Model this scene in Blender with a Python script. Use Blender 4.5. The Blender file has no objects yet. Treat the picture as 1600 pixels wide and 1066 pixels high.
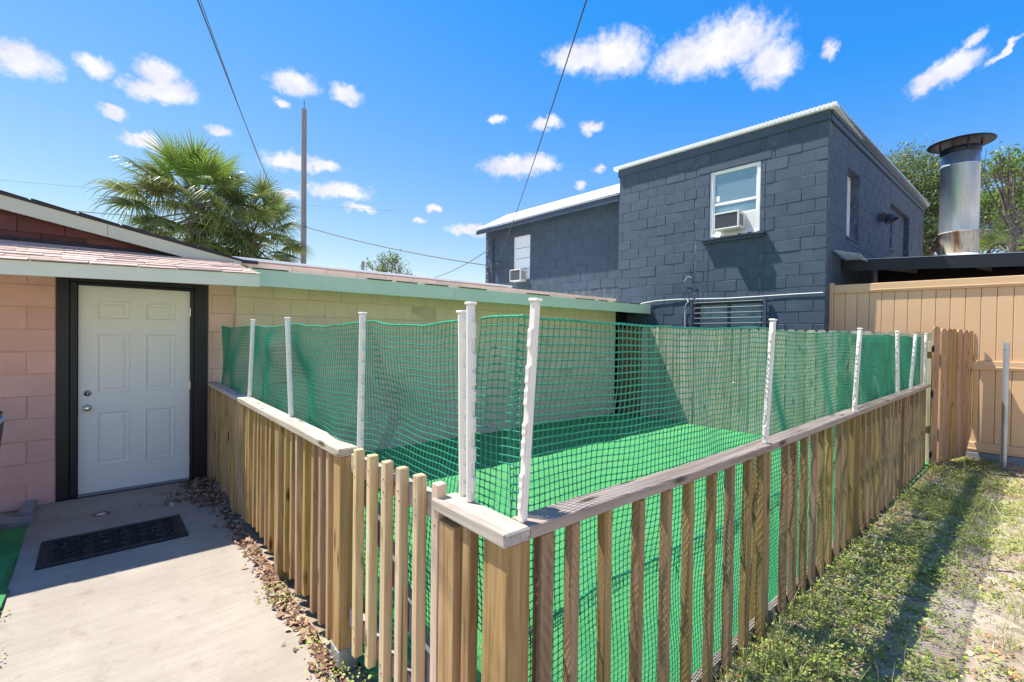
import bpy, math, random
import numpy as np
from mathutils import Vector, Matrix, Euler, noise

random.seed(7)
RNG = np.random.default_rng(7)
C = bpy.context.scene.collection
SC = bpy.context.scene
R = math.radians

# ------------------------------------------------------------------ camera
CAM_H = 1.6
YAW, PITCH, ROLL = 0.71199, -0.011975, 0.013743
fw = Vector((math.sin(YAW) * math.cos(PITCH), math.cos(YAW) * math.cos(PITCH), math.sin(PITCH)))
rt = Vector((math.cos(YAW), -math.sin(YAW), 0))
up = rt.cross(fw)
rt2 = rt * math.cos(ROLL) + up * math.sin(ROLL)
up2 = -rt * math.sin(ROLL) + up * math.cos(ROLL)
camd = bpy.data.cameras.new('camera')
camd.sensor_width = 36.0
camd.lens = 733.16 / 1600 * 36
camd.clip_start = 0.02
camd.clip_end = 3000
cam = bpy.data.objects.new('camera', camd)
C.objects.link(cam)
M = Matrix(((rt2.x, up2.x, -fw.x, 0), (rt2.y, up2.y, -fw.y, 0), (rt2.z, up2.z, -fw.z, CAM_H), (0, 0, 0, 1)))
cam.matrix_world = M
SC.camera = cam


def sightline(px, py):
    """Direction (per metre of depth) of a point of the photograph."""
    return rt2 * ((px - 800) / 733.16) - up2 * ((py - 533) / 733.16) + fw


def at_depth(px, py, d):
    return Vector((0, 0, CAM_H)) + sightline(px, py) * d


# ------------------------------------------------------------------ light
TO_SUN = Vector((-0.24, 0.48, 1.0)).normalized()
SUN_EL = math.asin(TO_SUN.z)
SUN_AZ = math.atan2(TO_SUN.x, TO_SUN.y)
sund = bpy.data.lights.new('sun', 'SUN')
sund.energy = 4.0
sund.angle = R(0.53)
sund.color = (1.0, 0.96, 0.885)
sun = bpy.data.objects.new('sun', sund)
sun.rotation_euler = (-TO_SUN).to_track_quat('-Z', 'Y').to_euler()
sun.location = (0, 0, 30)
C.objects.link(sun)

SC.view_settings.view_transform = 'Standard'
SC.view_settings.look = 'None'
SC.view_settings.gamma = 1.0
SC.view_settings.use_curve_mapping = False
SC.view_settings.exposure = 1.20

# clouds: (px, py, half width, half height, tilt) directions read off the sky
CLOUDS = [
    (32, 92, 50, 28, 0), (148, 103, 26, 19, 0), (236, 142, 44, 17, 0), (268, 138, 38, 20, 0), (246, 112, 36, 20, 0), (178, 177, 20, 10, 0),
    (460, 131, 42, 18, 0), (440, 160, 14, 8, 0), (541, 148, 24, 16, 0), (228, 221, 34, 13, 0), (343, 203, 22, 10, 0),
    (455, 254, 46, 17, 0), (505, 260, 28, 11, 0), (530, 299, 56, 13, 0), (450, 304, 22, 10, 0), (563, 326, 24, 7, 0),
    (905, 90, 55, 24, 0), (965, 84, 56, 36, 0), (1085, 90, 72, 34, 0), (1140, 68, 80, 42, 0), (1205, 98, 42, 36, 0),
    (800, 260, 54, 18, 0), (838, 256, 40, 16, 0), (855, 193, 28, 11, 0), (922, 199, 22, 9, 0), (1297, 76, 14, 18, 0),
    (1460, 122, 40, 17, 25), (1488, 106, 36, 22, 25), (1522, 62, 22, 8, 30), (1562, 82, 30, 6, 38), (735, 359, 42, 10, 0),
    (680, 328, 12, 6, 0), (907, 288, 9, 8, 0), (935, 265, 12, 6, 0), (776, 184, 17, 7, 0), (655, 345, 14, 5, 0),
]


def build_world():
    w = bpy.data.worlds.new('World')
    SC.world = w
    w.use_nodes = True
    nt = w.node_tree
    nt.nodes.clear()
    N, L = nt.nodes.new, nt.links.new
    out = N('ShaderNodeOutputWorld')
    bg = N('ShaderNodeBackground')
    bg.inputs['Strength'].default_value = 0.12
    L(bg.outputs[0], out.inputs[0])
    sky = N('ShaderNodeTexSky')
    sky.sky_type = 'NISHITA'
    sky.sun_disc = False
    sky.sun_elevation = SUN_EL
    sky.sun_rotation = SUN_AZ
    sky.altitude = 0
    sky.air_density = 1.0
    sky.dust_density = 0.0
    sky.ozone_density = 4.0
    # deep clear-air blue: contrast of the sky's own colour, the same over the whole dome
    sp = N('ShaderNodeSeparateColor'); L(sky.outputs[0], sp.inputs[0])
    def ma(i, k, o, lo):
        q = N('ShaderNodeMath'); q.operation = 'MULTIPLY_ADD'
        L(sp.outputs[i], q.inputs[0]); q.inputs[1].default_value = k; q.inputs[2].default_value = o
        z = N('ShaderNodeMath'); z.operation = 'MAXIMUM'
        L(q.outputs[0], z.inputs[0]); z.inputs[1].default_value = lo
        return z.outputs[0]
    K = 1.0 / (0.12 * 2 ** 1.20)
    pw = N('ShaderNodeMath'); pw.operation = 'POWER'
    L(sp.outputs[2], pw.inputs[0]); pw.inputs[1].default_value = 0.15
    ps = N('ShaderNodeMath'); ps.operation = 'MULTIPLY'
    L(pw.outputs[0], ps.inputs[0]); ps.inputs[1].default_value = 0.795 * K
    cb = N('ShaderNodeCombineColor')
    L(ma(0, 0.270 * K, -0.262 * K, 0.04 * K), cb.inputs[0]); L(ma(1, 0.170 * K, 0, 0), cb.inputs[1]); L(ps.outputs[0], cb.inputs[2])
    tc = N('ShaderNodeTexCoord')

    # direction, stirred by noise so that cloud edges billow
    def noise_tex(scale, detail, rough):
        n = N('ShaderNodeTexNoise')
        n.inputs['Scale'].default_value = scale
        n.inputs['Detail'].default_value = detail
        n.inputs['Roughness'].default_value = rough
        L(tc.outputs['Generated'], n.inputs['Vector'])
        return n
    n1 = noise_tex(34, 5, 0.62)
    sub = N('ShaderNodeVectorMath'); sub.operation = 'SUBTRACT'
    L(n1.outputs['Color'], sub.inputs[0]); sub.inputs[1].default_value = (0.5, 0.5, 0.5)
    mad = N('ShaderNodeVectorMath'); mad.operation = 'MULTIPLY_ADD'
    L(sub.outputs[0], mad.inputs[0]); mad.inputs[1].default_value = (0.036, 0.036, 0.036)
    L(tc.outputs['Generated'], mad.inputs[2])
    blobs = []
    for (px, py, hw, hh, tilt) in CLOUDS:
        d = sightline(px, py)
        k = d.length
        blobs.append((d.normalized(), hw * 0.96 / 733.16 / k, hh * 0.96 / 733.16 / k, tilt))
    rr = random.Random(5)
    for i in range(26):                       # added unseen clouds, larger than those in view, for neutral fill light
        az = YAW + R(72 + i * 8.3 + rr.uniform(-5, 5))
        el = R(rr.uniform(9, 62))
        d = Vector((math.sin(az) * math.cos(el), math.cos(az) * math.cos(el), math.sin(el)))
        s = rr.uniform(0.08, 0.22)
        blobs.append((d, s, s * rr.uniform(0.35, 0.5), 0))
    acc = None
    for d, sx, sy, tilt in blobs:
        r_ = d.cross(Vector((0, 0, 1))).normalized()
        u_ = r_.cross(d)
        ct, st = math.cos(R(tilt)), math.sin(R(tilt))
        r2, u2 = r_ * ct + u_ * st, u_ * ct - r_ * st
        m3 = Matrix((r2, d, u2)).transposed()
        mp = N('ShaderNodeMapping')
        mp.vector_type = 'TEXTURE'
        mp.inputs['Location'].default_value = d
        mp.inputs['Rotation'].default_value = m3.to_euler()
        mp.inputs['Scale'].default_value = (sx, 4.0, sy)
        L(mad.outputs[0], mp.inputs['Vector'])
        ln = N('ShaderNodeVectorMath'); ln.operation = 'LENGTH'
        L(mp.outputs[0], ln.inputs[0])
        if acc is None:
            acc = ln.outputs['Value']
        else:
            mn = N('ShaderNodeMath'); mn.operation = 'SMOOTH_MIN'
            mn.inputs[2].default_value = 0.14
            L(acc, mn.inputs[0]); L(ln.outputs['Value'], mn.inputs[1])
            acc = mn.outputs[0]
    n2 = noise_tex(75, 6, 0.65)
    m_ = N('ShaderNodeMath'); m_.operation = 'MULTIPLY_ADD'
    L(n2.outputs['Fac'], m_.inputs[0]); m_.inputs[1].default_value = 0.9
    L(acc, m_.inputs[2])
    mr = N('ShaderNodeMapRange'); mr.interpolation_type = 'SMOOTHSTEP'
    L(m_.outputs[0], mr.inputs['Value'])
    mr.inputs['From Min'].default_value = 1.66
    mr.inputs['From Max'].default_value = 0.82
    mr.inputs['To Min'].default_value = 0.0
    mr.inputs['To Max'].default_value = 0.97
    n3 = noise_tex(22, 5, 0.6)
    cr = N('ShaderNodeValToRGB')
    cr.color_ramp.elements[0].position = 0.35
    cr.color_ramp.elements[0].color = (2.95, 3.0, 3.45, 1)
    cr.color_ramp.elements[1].position = 0.68
    cr.color_ramp.elements[1].color = (3.95, 3.9, 4.05, 1)
    L(n3.outputs['Fac'], cr.inputs[0])
    mix = N('ShaderNodeMix'); mix.data_type = 'RGBA'
    L(mr.outputs[0], mix.inputs['Factor'])
    L(cb.outputs[0], mix.inputs['A']); L(cr.outputs[0], mix.inputs['B'])
    L(mix.outputs['Result'], bg.inputs['Color'])


build_world()

# ------------------------------------------------------------------ mesh helpers
WL = {}                                        # world location of each linked object


class MB:
    def __init__(self):
        self.v, self.f, self.m = [], [], []

    def poly(self, pts, mi=0):
        b = len(self.v)
        self.v += [tuple(p) for p in pts]
        self.f.append(tuple(range(b, b + len(pts))))
        self.m.append(mi)

    def hull6(self, P, mi=0):
        """Six-sided solid from 8 corners: 0-3 bottom, 4-7 top, both counter-clockwise seen from above."""
        b = len(self.v)
        self.v += [tuple(p) for p in P]
        for q in ((3, 2, 1, 0), (4, 5, 6, 7), (0, 1, 5, 4), (1, 2, 6, 5), (2, 3, 7, 6), (3, 0, 4, 7)):
            self.f.append(tuple(b + i for i in q)); self.m.append(mi)

    def box(self, a, c, mi=0):
        (x0, y0, z0), (x1, y1, z1) = a, c
        x0, x1 = min(x0, x1), max(x0, x1); y0, y1 = min(y0, y1), max(y0, y1); z0, z1 = min(z0, z1), max(z0, z1)
        self.hull6([(x0, y0, z0), (x1, y0, z0), (x1, y1, z0), (x0, y1, z0),
                    (x0, y0, z1), (x1, y0, z1), (x1, y1, z1), (x0, y1, z1)], mi)

    def cbox(self, a, c, b=0.003, mi=0, jit=0.0, rnd=random):
        """Box with chamfered edges."""
        x = sorted((a[0], c[0])); y = sorted((a[1], c[1])); z = sorted((a[2], c[2]))
        base = len(self.v)
        idx = {}
        for i in (0, 1):
            for j in (0, 1):
                for k in (0, 1):
                    sx, sy, sz = (1 - 2 * i), (1 - 2 * j), (1 - 2 * k)
                    p = (x[i], y[j], z[k])
                    for ax in range(3):
                        q = list(p)
                        for o, s in enumerate((sx, sy, sz)):
                            if o != ax:
                                q[o] += s * b * (1 + (rnd.uniform(-.6, .6) if jit else 0))
                            elif jit:
                                q[o] += rnd.uniform(-jit, jit)
                        idx[(i, j, k, ax)] = len(self.v)
                        self.v.append(tuple(q))

        def F(*ks):
            self.f.append(tuple(idx[k] for k in ks)); self.m.append(mi)
        for ax in range(3):
            o1, o2 = (ax + 1) % 3, (ax + 2) % 3
            for s in (0, 1):
                ring = []
                for (p, q) in ((0, 0), (1, 0), (1, 1), (0, 1)):
                    k = [0, 0, 0]; k[ax] = s; k[o1] = p; k[o2] = q
                    ring.append((k[0], k[1], k[2], ax))
                F(*(ring if s else ring[::-1]))
            for p in (0, 1):
                for q in (0, 1):
                    k0 = [0, 0, 0]; k0[o1] = p; k0[o2] = q
                    k1 = list(k0); k1[ax] = 1
                    ring = [(*k0, o1), (*k1, o1), (*k1, o2), (*k0, o2)]
                    F(*(ring if p != q else ring[::-1]))
        for i in (0, 1):
            for j in (0, 1):
                for k in (0, 1):
                    t = [(i, j, k, 0), (i, j, k, 1), (i, j, k, 2)]
                    F(*(t if (i + j + k) % 2 else t[::-1]))

    def prism(self, outline, d0, d1, axis='y', mi=0):
        """Outline of (u, w) points pushed from d0 to d1 along an axis."""
        def P(u, w, d):
            return {'y': (u, d, w), 'x': (d, u, w), 'z': (u, w, d)}[axis]
        n = len(outline)
        b = len(self.v)
        self.v += [P(u, w, d0) for u, w in outline] + [P(u, w, d1) for u, w in outline]
        self.f.append(tuple(range(b, b + n))); self.m.append(mi)
        self.f.append(tuple(range(b + 2 * n - 1, b + n - 1, -1))); self.m.append(mi)
        for i in range(n):
            j = (i + 1) % n
            self.f.append((b + i, b + n + i, b + n + j, b + j)); self.m.append(mi)

    def tube(self, pts, r, n=6, mi=0, cap=True):
        pts = [Vector(p) for p in pts]
        rs = r if isinstance(r, (list, tuple)) else [r] * len(pts)
        b = len(self.v)
        prev = None
        for i, p in enumerate(pts):
            t = (pts[min(i + 1, len(pts) - 1)] - pts[max(i - 1, 0)]).normalized()
            if prev is None:
                a = Vector((0, 0, 1)) if abs(t.z) < 0.9 else Vector((1, 0, 0))
                s = t.cross(a).normalized()
            else:
                s = (prev - t * prev.dot(t)).normalized()
            prev = s
            q = t.cross(s)
            for k in range(n):
                an = 2 * math.pi * k / n
                self.v.append(tuple(p + (s * math.cos(an) + q * math.sin(an)) * rs[i]))
        for i in range(len(pts) - 1):
            for k in range(n):
                a0, a1 = b + i * n + k, b + i * n + (k + 1) % n
                self.f.append((a0, a1, a1 + n, a0 + n)); self.m.append(mi)
        if cap:
            self.f.append(tuple(b + k for k in range(n - 1, -1, -1))); self.m.append(mi)
            e = b + (len(pts) - 1) * n
            self.f.append(tuple(e + k for k in range(n))); self.m.append(mi)

    def lathe(self, prof, n=32, c=(0, 0, 0), mi=0, close=True):
        b = len(self.v)
        for r, z in prof:
            for k in range(n):
                a = 2 * math.pi * k / n
                self.v.append((c[0] + r * math.cos(a), c[1] + r * math.sin(a), c[2] + z))
        for i in range(len(prof) - 1):
            for k in range(n):
                a0, a1 = b + i * n + k, b + i * n + (k + 1) % n
                self.f.append((a0, a1, a1 + n, a0 + n)); self.m.append(mi)
        if close:
            self.f.append(tuple(b + k for k in range(n - 1, -1, -1))); self.m.append(mi)
            e = b + (len(prof) - 1) * n
            self.f.append(tuple(e + k for k in range(n))); self.m.append(mi)

    def xf(self, mat):
        self.v = [tuple(mat @ Vector(p)) for p in self.v]
        return self

    def mesh(self, name, mats, smooth=False):
        me = bpy.data.meshes.new(name)
        me.from_pydata(self.v, [], self.f)
        for m in (mats if isinstance(mats, (list, tuple)) else [mats]):
            me.materials.append(m)
        if any(self.m):
            me.polygons.foreach_set('material_index', self.m)
        if smooth:
            me.polygons.foreach_set('use_smooth', [True] * len(self.f))
        me.update()
        return me

    def build(self, name, mats, parent=None, smooth=False):
        """Link as one object whose origin sits at the middle of its base."""
        a = np.array(self.v)
        lo, hi = a.min(0), a.max(0)
        c = np.array(((lo[0] + hi[0]) / 2, (lo[1] + hi[1]) / 2, lo[2]))
        self.v = [tuple(p) for p in (a - c)]
        return place(name, self.mesh(name, mats, smooth), Vector(c), parent)


def place(name, me, loc, parent=None, rot=None, scale=None):
    o = bpy.data.objects.new(name, me)
    C.objects.link(o)
    loc = Vector(loc)
    WL[o] = loc
    if parent is not None:
        o.parent = parent
        o.location = loc - WL[parent]
    else:
        o.location = loc
    if rot is not None:
        o.rotation_euler = rot
    if scale is not None:
        o.scale = scale
    return o


def thing(name, label, cat, loc, group=None):
    o = bpy.data.objects.new(name, None)
    o.empty_display_size = 0.1
    C.objects.link(o)
    o.location = loc
    WL[o] = Vector(loc)
    return tag(o, label, cat, group)


def tag(o, label=None, cat=None, group=None, kind=None):
    if label: o['label'] = label
    if cat: o['category'] = cat
    if group: o['group'] = group
    if kind: o['kind'] = kind
    return o


def fast_mesh(name, V, F, mats, smooth=False):
    """V (n,3) float array, F (m,k) int array of k-gons."""
    me = bpy.data.meshes.new(name)
    V = np.ascontiguousarray(V, dtype=np.float32)
    F = np.ascontiguousarray(F, dtype=np.int32)
    m, k = F.shape
    me.vertices.add(len(V)); me.vertices.foreach_set('co', V.ravel())
    me.loops.add(m * k); me.loops.foreach_set('vertex_index', F.ravel())
    me.polygons.add(m)
    me.polygons.foreach_set('loop_start', np.arange(0, m * k, k, dtype=np.int32))
    if smooth:
        me.polygons.foreach_set('use_smooth', np.ones(m, dtype=bool))
    for q in (mats if isinstance(mats, (list, tuple)) else [mats]):
        me.materials.append(q)
    me.update(calc_edges=True)
    me.validate()
    return me


def rot_many(yaw, pitch, roll):
    cy, sy, cp, sp, cr, sr = np.cos(yaw), np.sin(yaw), np.cos(pitch), np.sin(pitch), np.cos(roll), np.sin(roll)
    z = np.zeros_like(cy); o = np.ones_like(cy)
    Rz = np.stack([cy, -sy, z, sy, cy, z, z, z, o], -1).reshape(-1, 3, 3)
    Ry = np.stack([cp, z, -sp, z, o, z, sp, z, cp], -1).reshape(-1, 3, 3)
    Rx = np.stack([o, z, z, z, cr, -sr, z, sr, cr], -1).reshape(-1, 3, 3)
    return Rz @ Ry @ Rx


def scatter(tv, tf, pos, rot, sc):
    """Copies of one small template merged into arrays for fast_mesh."""
    tv = np.asarray(tv, float); tf = np.asarray(tf, int)
    n = len(pos)
    sc = np.asarray(sc, float)
    if sc.ndim == 1:
        sc = np.repeat(sc[:, None], 3, 1)
    V = np.einsum('nij,nkj->nki', rot, tv[None] * sc[:, None, :]) + pos[:, None, :]
    F = tf[None] + (np.arange(n) * len(tv))[:, None, None]
    return V.reshape(-1, 3), F.reshape(-1, tf.shape[1])


def rects_minus(s0, s1, z0, z1, holes):
    xs = sorted({s0, s1, *[min(max(h[0], s0), s1) for h in holes], *[min(max(h[1], s0), s1) for h in holes]})
    zs = sorted({z0, z1, *[min(max(h[2], z0), z1) for h in holes], *[min(max(h[3], z0), z1) for h in holes]})
    out = []
    for i in range(len(xs) - 1):
        run = None
        for j in range(len(zs) - 1):
            cx, cz = (xs[i] + xs[i + 1]) / 2, (zs[j] + zs[j + 1]) / 2
            if any(h[0] < cx < h[1] and h[2] < cz < h[3] for h in holes):
                if run: out.append(run); run = None
            else:
                run = (run[0], run[1], run[2], zs[j + 1]) if run else (xs[i], xs[i + 1], zs[j], zs[j + 1])
        if run: out.append(run)
    return out


# ------------------------------------------------------------------ materials
class Mt:
    def __init__(self, name, rough=0.6, color=(0.5, 0.5, 0.5), metal=0.0, spec=0.5):
        self.mat = bpy.data.materials.new(name)
        self.mat.use_nodes = True
        self.nt = self.mat.node_tree
        self.b = self.nt.nodes['Principled BSDF']
        self.b.inputs['Base Color'].default_value = (*color, 1)
        self.b.inputs['Roughness'].default_value = rough
        self.b.inputs['Metallic'].default_value = metal
        self.b.inputs['Specular IOR Level'].default_value = spec

    def n(self, t, **kw):
        x = self.nt.nodes.new('ShaderNode' + t)
        for k, v in kw.items():
            setattr(x, k, v)
        return x

    def l(self, a, b):
        self.nt.links.new(a, b)

    def coords(self, scale=(1, 1, 1), rnd=True, kind='Object'):
        tc = self.n('TexCoord')
        v = tc.outputs[kind]
        if rnd:
            oi = self.n('ObjectInfo')
            m = self.n('VectorMath', operation='SCALE')
            m.inputs[0].default_value = (37.0, 23.0, 51.0)
            self.l(oi.outputs['Random'], m.inputs['Scale'])
            a = self.n('VectorMath', operation='ADD')
            self.l(v, a.inputs[0]); self.l(m.outputs[0], a.inputs[1])
            v = a.outputs[0]
        mp = self.n('VectorMath', operation='MULTIPLY')
        self.l(v, mp.inputs[0]); mp.inputs[1].default_value = scale
        return mp.outputs[0]

    def noise(self, vec, scale=1.0, detail=4, rough=0.55, dist=0.0):
        x = self.n('TexNoise')
        x.inputs['Scale'].default_value = scale
        x.inputs['Detail'].default_value = detail
        x.inputs['Roughness'].default_value = rough
        x.inputs['Distortion'].default_value = dist
        self.l(vec, x.inputs['Vector'])
        return x.outputs['Fac']

    def ramp(self, fac, stops):
        x = self.n('ValToRGB')
        e = x.color_ramp.elements
        while len(e) < len(stops):
            e.new(0.5)
        for q, (p, c) in zip(e, stops):
            q.position = p
            q.color = (*c, 1) if len(c) == 3 else c
        self.l(fac, x.inputs[0])
        return x.outputs[0]

    def val(self, fac, a, b, c=0.0, d=1.0):
        x = self.n('MapRange')
        for k, v in (('From Min', a), ('From Max', b), ('To Min', c), ('To Max', d)):
            x.inputs[k].default_value = v
        self.l(fac, x.inputs['Value'])
        return x.outputs[0]

    def mix(self, fac, a, b, blend='MIX'):
        x = self.n('Mix', data_type='RGBA', blend_type=blend)
        for s, q in (('A', a), ('B', b)):
            if isinstance(q, tuple):
                x.inputs[s].default_value = (*q, 1)
            else:
                self.l(q, x.inputs[s])
        if isinstance(fac, float):
            x.inputs['Factor'].default_value = fac
        else:
            self.l(fac, x.inputs['Factor'])
        return x.outputs['Result']

    def vary(self, col, hue=0.0, sat=0.0, val=0.15, src='object'):
        """A shade of its own for every object (or loose piece)."""
        if src == 'object':
            r = self.n('ObjectInfo').outputs['Random']
        else:
            r = self.n('NewGeometry').outputs['Random Per Island']
        h = self.n('HueSaturation')
        self.l(self.val(r, 0, 1, 1 - val, 1 + val), h.inputs['Value'])
        if hue or sat:
            w = self.n('TexWhiteNoise', noise_dimensions='1D')
            self.l(r, w.inputs['W'])
            if hue: self.l(self.val(w.outputs['Value'], 0, 1, 0.5 - hue, 0.5 + hue), h.inputs['Hue'])
            if sat: self.l(self.val(w.outputs['Value'], 0, 1, 1 - sat, 1 + sat), h.inputs['Saturation'])
        self.l(col, h.inputs['Color'])
        return h.outputs[0]

    def col(self, c):
        self.l(c, self.b.inputs['Base Color'])
        return self

    def bump(self, h, strength=0.3, dist=0.002):
        x = self.n('Bump')
        x.inputs['Strength'].default_value = strength
        x.inputs['Distance'].default_value = dist
        self.l(h, x.inputs['Height'])
        self.l(x.outputs[0], self.b.inputs['Normal'])
        return self

    def add(self, a, b, k=1.0):
        x = self.n('Math', operation='MULTIPLY_ADD')
        self.l(b, x.inputs[0]); x.inputs[1].default_value = k
        self.l(a, x.inputs[2])
        return x.outputs[0]

    def translucent(self, col, k=0.3):
        out = self.nt.nodes['Material Output']
        t = self.n('BsdfTranslucent')
        self.l(col, t.inputs['Color'])
        m = self.n('MixShader')
        m.inputs[0].default_value = k
        self.l(self.b.outputs[0], m.inputs[1]); self.l(t.outputs[0], m.inputs[2])
        self.l(m.outputs[0], out.inputs['Surface'])
        return self


def wood(name, dark, mid, light, axis='z', knots=True, saw=0.0, weather=None, var=0.14, rough=0.8, stain=None):
    m = Mt(name, rough=rough, spec=0.25)
    k = {'x': (1.6, 34, 34), 'y': (34, 1.6, 34), 'z': (34, 34, 1.6)}[axis]
    g = m.noise(m.coords(k), 1.0, 6, 0.62, 0.6)
    fine = m.noise(m.coords(tuple(q * 4.5 for q in k)), 1.0, 3, 0.6)
    g2 = m.add(g, fine, 0.28)
    c = m.ramp(g2, [(0.42, dark), (0.62, mid), (0.84, light)])
    tone = m.noise(m.coords((2.6, 2.6, 1.7)), 1.0, 3, 0.5)
    c = m.mix(m.val(tone, 0.35, 0.7), c, m.mix(0.5, c, mid), 'MIX')
    if weather:
        wn = m.noise(m.coords((3.1, 3.1, 1.4)), 1.6, 5, 0.65)
        c = m.mix(m.val(wn, 0.42, 0.66, 0.0, 0.85), c, m.mix(m.val(g2, .45, .8), tuple(q * .72 for q in weather), weather))
    if stain:
        sn = m.noise(m.coords((5, 5, 1.0)), 1.3, 5, 0.7)
        c = m.mix(m.val(sn, 0.54, 0.70, 0.0, 0.7), c, stain)
    if knots:
        kv = {'x': (3.2, 13, 13), 'y': (13, 3.2, 13), 'z': (13, 13, 3.2)}[axis]
        v = m.n('TexVoronoi')
        v.inputs['Scale'].default_value = 1.0
        m.l(m.coords(kv), v.inputs['Vector'])
        kn = m.noise(m.coords(tuple(q * .6 for q in kv)), 1.0, 1, 0.5)
        kf = m.n('Math', operation='MULTIPLY')
        m.l(m.val(v.outputs['Distance'], 0.10, 0.24, 1.0, 0.0), kf.inputs[0])
        m.l(m.val(kn, 0.46, 0.50), kf.inputs[1])
        c = m.mix(kf.outputs[0], c, tuple(q * 0.42 for q in dark))
    sp = m.noise(m.coords(tuple(q * (1.1 if q > 9 else 0.35) for q in k)), 1.0, 2, 0.5)
    c = m.mix(m.val(sp, 0.700, 0.715, 0.0, 0.75), c, tuple(q * 0.30 for q in dark))
    h = g2
    if saw:
        sx = m.n('VectorMath', operation='DOT_PRODUCT')
        m.l(m.coords((1, 1, 1), rnd=False), sx.inputs[0]); sx.inputs[1].default_value = (0.85, 0.85, 0.45)
        ws = m.n('Math', operation='MULTIPLY'); m.l(sx.outputs['Value'], ws.inputs[0]); m.l(m.val(m.n('ObjectInfo').outputs['Random'], 0, 1, 230, 470), ws.inputs[1])
        wob = m.add(ws.outputs[0], m.noise(m.coords((11, 11, 7)), 1.0, 4, 0.6), 13.0)
        sn = m.n('Math', operation='SINE'); m.l(wob, sn.inputs[0])
        amp = m.noise(m.coords((9, 9, 3.5)), 1.0, 4, 0.65)
        sa = m.n('Math', operation='MULTIPLY'); m.l(sn.outputs[0], sa.inputs[0]); m.l(m.val(amp, .42, .66), sa.inputs[1])
        c = m.mix(m.val(sa.outputs[0], -0.9, 0.9, 0.0, saw), m.mix(0.35, c, light), m.mix(0.65, c, dark))
        h = m.add(g2, sa.outputs[0], 0.5)
    m.col(m.vary(c, hue=0.012, sat=0.12, val=var))
    m.bump(h, 0.45, 0.0025)
    return m.mat


def painted(name, color, rough=0.55, var=0.05, blotch=0.18, bumpy=0.25, scale=9, dirt=None, spec=0.4, src='object', dirt_k=(0.56, 0.74)):
    m = Mt(name, rough=rough, spec=spec)
    n = m.noise(m.coords((1, 1, 1)), scale * 0.35, 5, 0.6)
    c = m.mix(m.val(n, 0.3, 0.7, 0.0, 1.0), tuple(q * (1 - blotch) for q in color), tuple(min(1, q * (1 + blotch * .6)) for q in color))
    if dirt:
        d = m.noise(m.coords((1, 1, 0.45)), scale * 0.8, 6, 0.7)
        c = m.mix(m.val(d, dirt_k[0], dirt_k[1], 0.0, 0.75), c, dirt)
    if var:
        c = m.vary(c, val=var, src=src)
    m.col(c)
    if bumpy:
        f = m.noise(m.coords((1, 1, 1)), scale * 9, 5, 0.65)
        m.bump(m.add(f, n, 1.2), bumpy, 0.004)
    return m.mat


def leafy(name, stops, rough=0.5, trans=0.3, var=0.25, src='island', sat=0.12, hue=0.02, spec=0.4):
    m = Mt(name, rough=rough, spec=spec)
    r = m.n('NewGeometry').outputs['Random Per Island']
    w = m.n('TexWhiteNoise', noise_dimensions='1D'); m.l(r, w.inputs['W'])
    c = m.ramp(w.outputs['Value'], stops)
    c = m.vary(c, hue=hue, sat=sat, val=var, src=src)
    m.col(c)
    if trans:
        m.translucent(c, trans)
    return m.mat


X = {}
# fence wood
X['picket'] = wood('picket_pine', (0.18, 0.092, 0.032), (0.42, 0.255, 0.108), (0.62, 0.42, 0.225), 'z', stain=(0.30, 0.215, 0.125))
X['gate_picket'] = wood('gate_pine', (0.38, 0.24, 0.125), (0.60, 0.43, 0.26), (0.72, 0.56, 0.38), 'z')
X['saw_picket'] = wood('sawn_pine', (0.13, 0.072, 0.030), (0.34, 0.215, 0.100), (0.53, 0.365, 0.195), 'z', saw=0.7, stain=(0.28, 0.22, 0.14))
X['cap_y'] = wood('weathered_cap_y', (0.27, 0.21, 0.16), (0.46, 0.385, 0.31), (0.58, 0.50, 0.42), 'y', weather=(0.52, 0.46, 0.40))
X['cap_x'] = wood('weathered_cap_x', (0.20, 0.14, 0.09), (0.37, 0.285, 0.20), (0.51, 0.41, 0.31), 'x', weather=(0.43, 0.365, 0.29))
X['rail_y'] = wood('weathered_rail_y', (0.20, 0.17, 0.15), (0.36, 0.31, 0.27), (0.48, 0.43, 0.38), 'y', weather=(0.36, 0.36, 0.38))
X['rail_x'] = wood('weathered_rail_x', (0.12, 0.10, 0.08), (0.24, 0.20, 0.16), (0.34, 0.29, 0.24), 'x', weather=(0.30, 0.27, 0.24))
X['brace'] = wood('grey_brace', (0.14, 0.14, 0.15), (0.22, 0.22, 0.235), (0.30, 0.30, 0.32), 'z', knots=False)
X['back_board'] = wood('grey_fence_board', (0.20, 0.165, 0.115), (0.40, 0.335, 0.235), (0.54, 0.465, 0.35), 'z', weather=(0.40, 0.37, 0.31), stain=(0.22, 0.20, 0.13), var=0.2)
X['brown_board'] = wood('brown_fence_board', (0.12, 0.065, 0.03), (0.22, 0.125, 0.06), (0.30, 0.18, 0.09), 'z')
X['gate_board'] = wood('gate_fence_board', (0.20, 0.105, 0.035), (0.42, 0.255, 0.10), (0.56, 0.37, 0.175), 'z', stain=(0.25, 0.16, 0.07))
X['pole'] = wood('utility_pole_wood', (0.17, 0.165, 0.15), (0.27, 0.265, 0.25), (0.36, 0.355, 0.335), 'z', knots=False)
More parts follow.
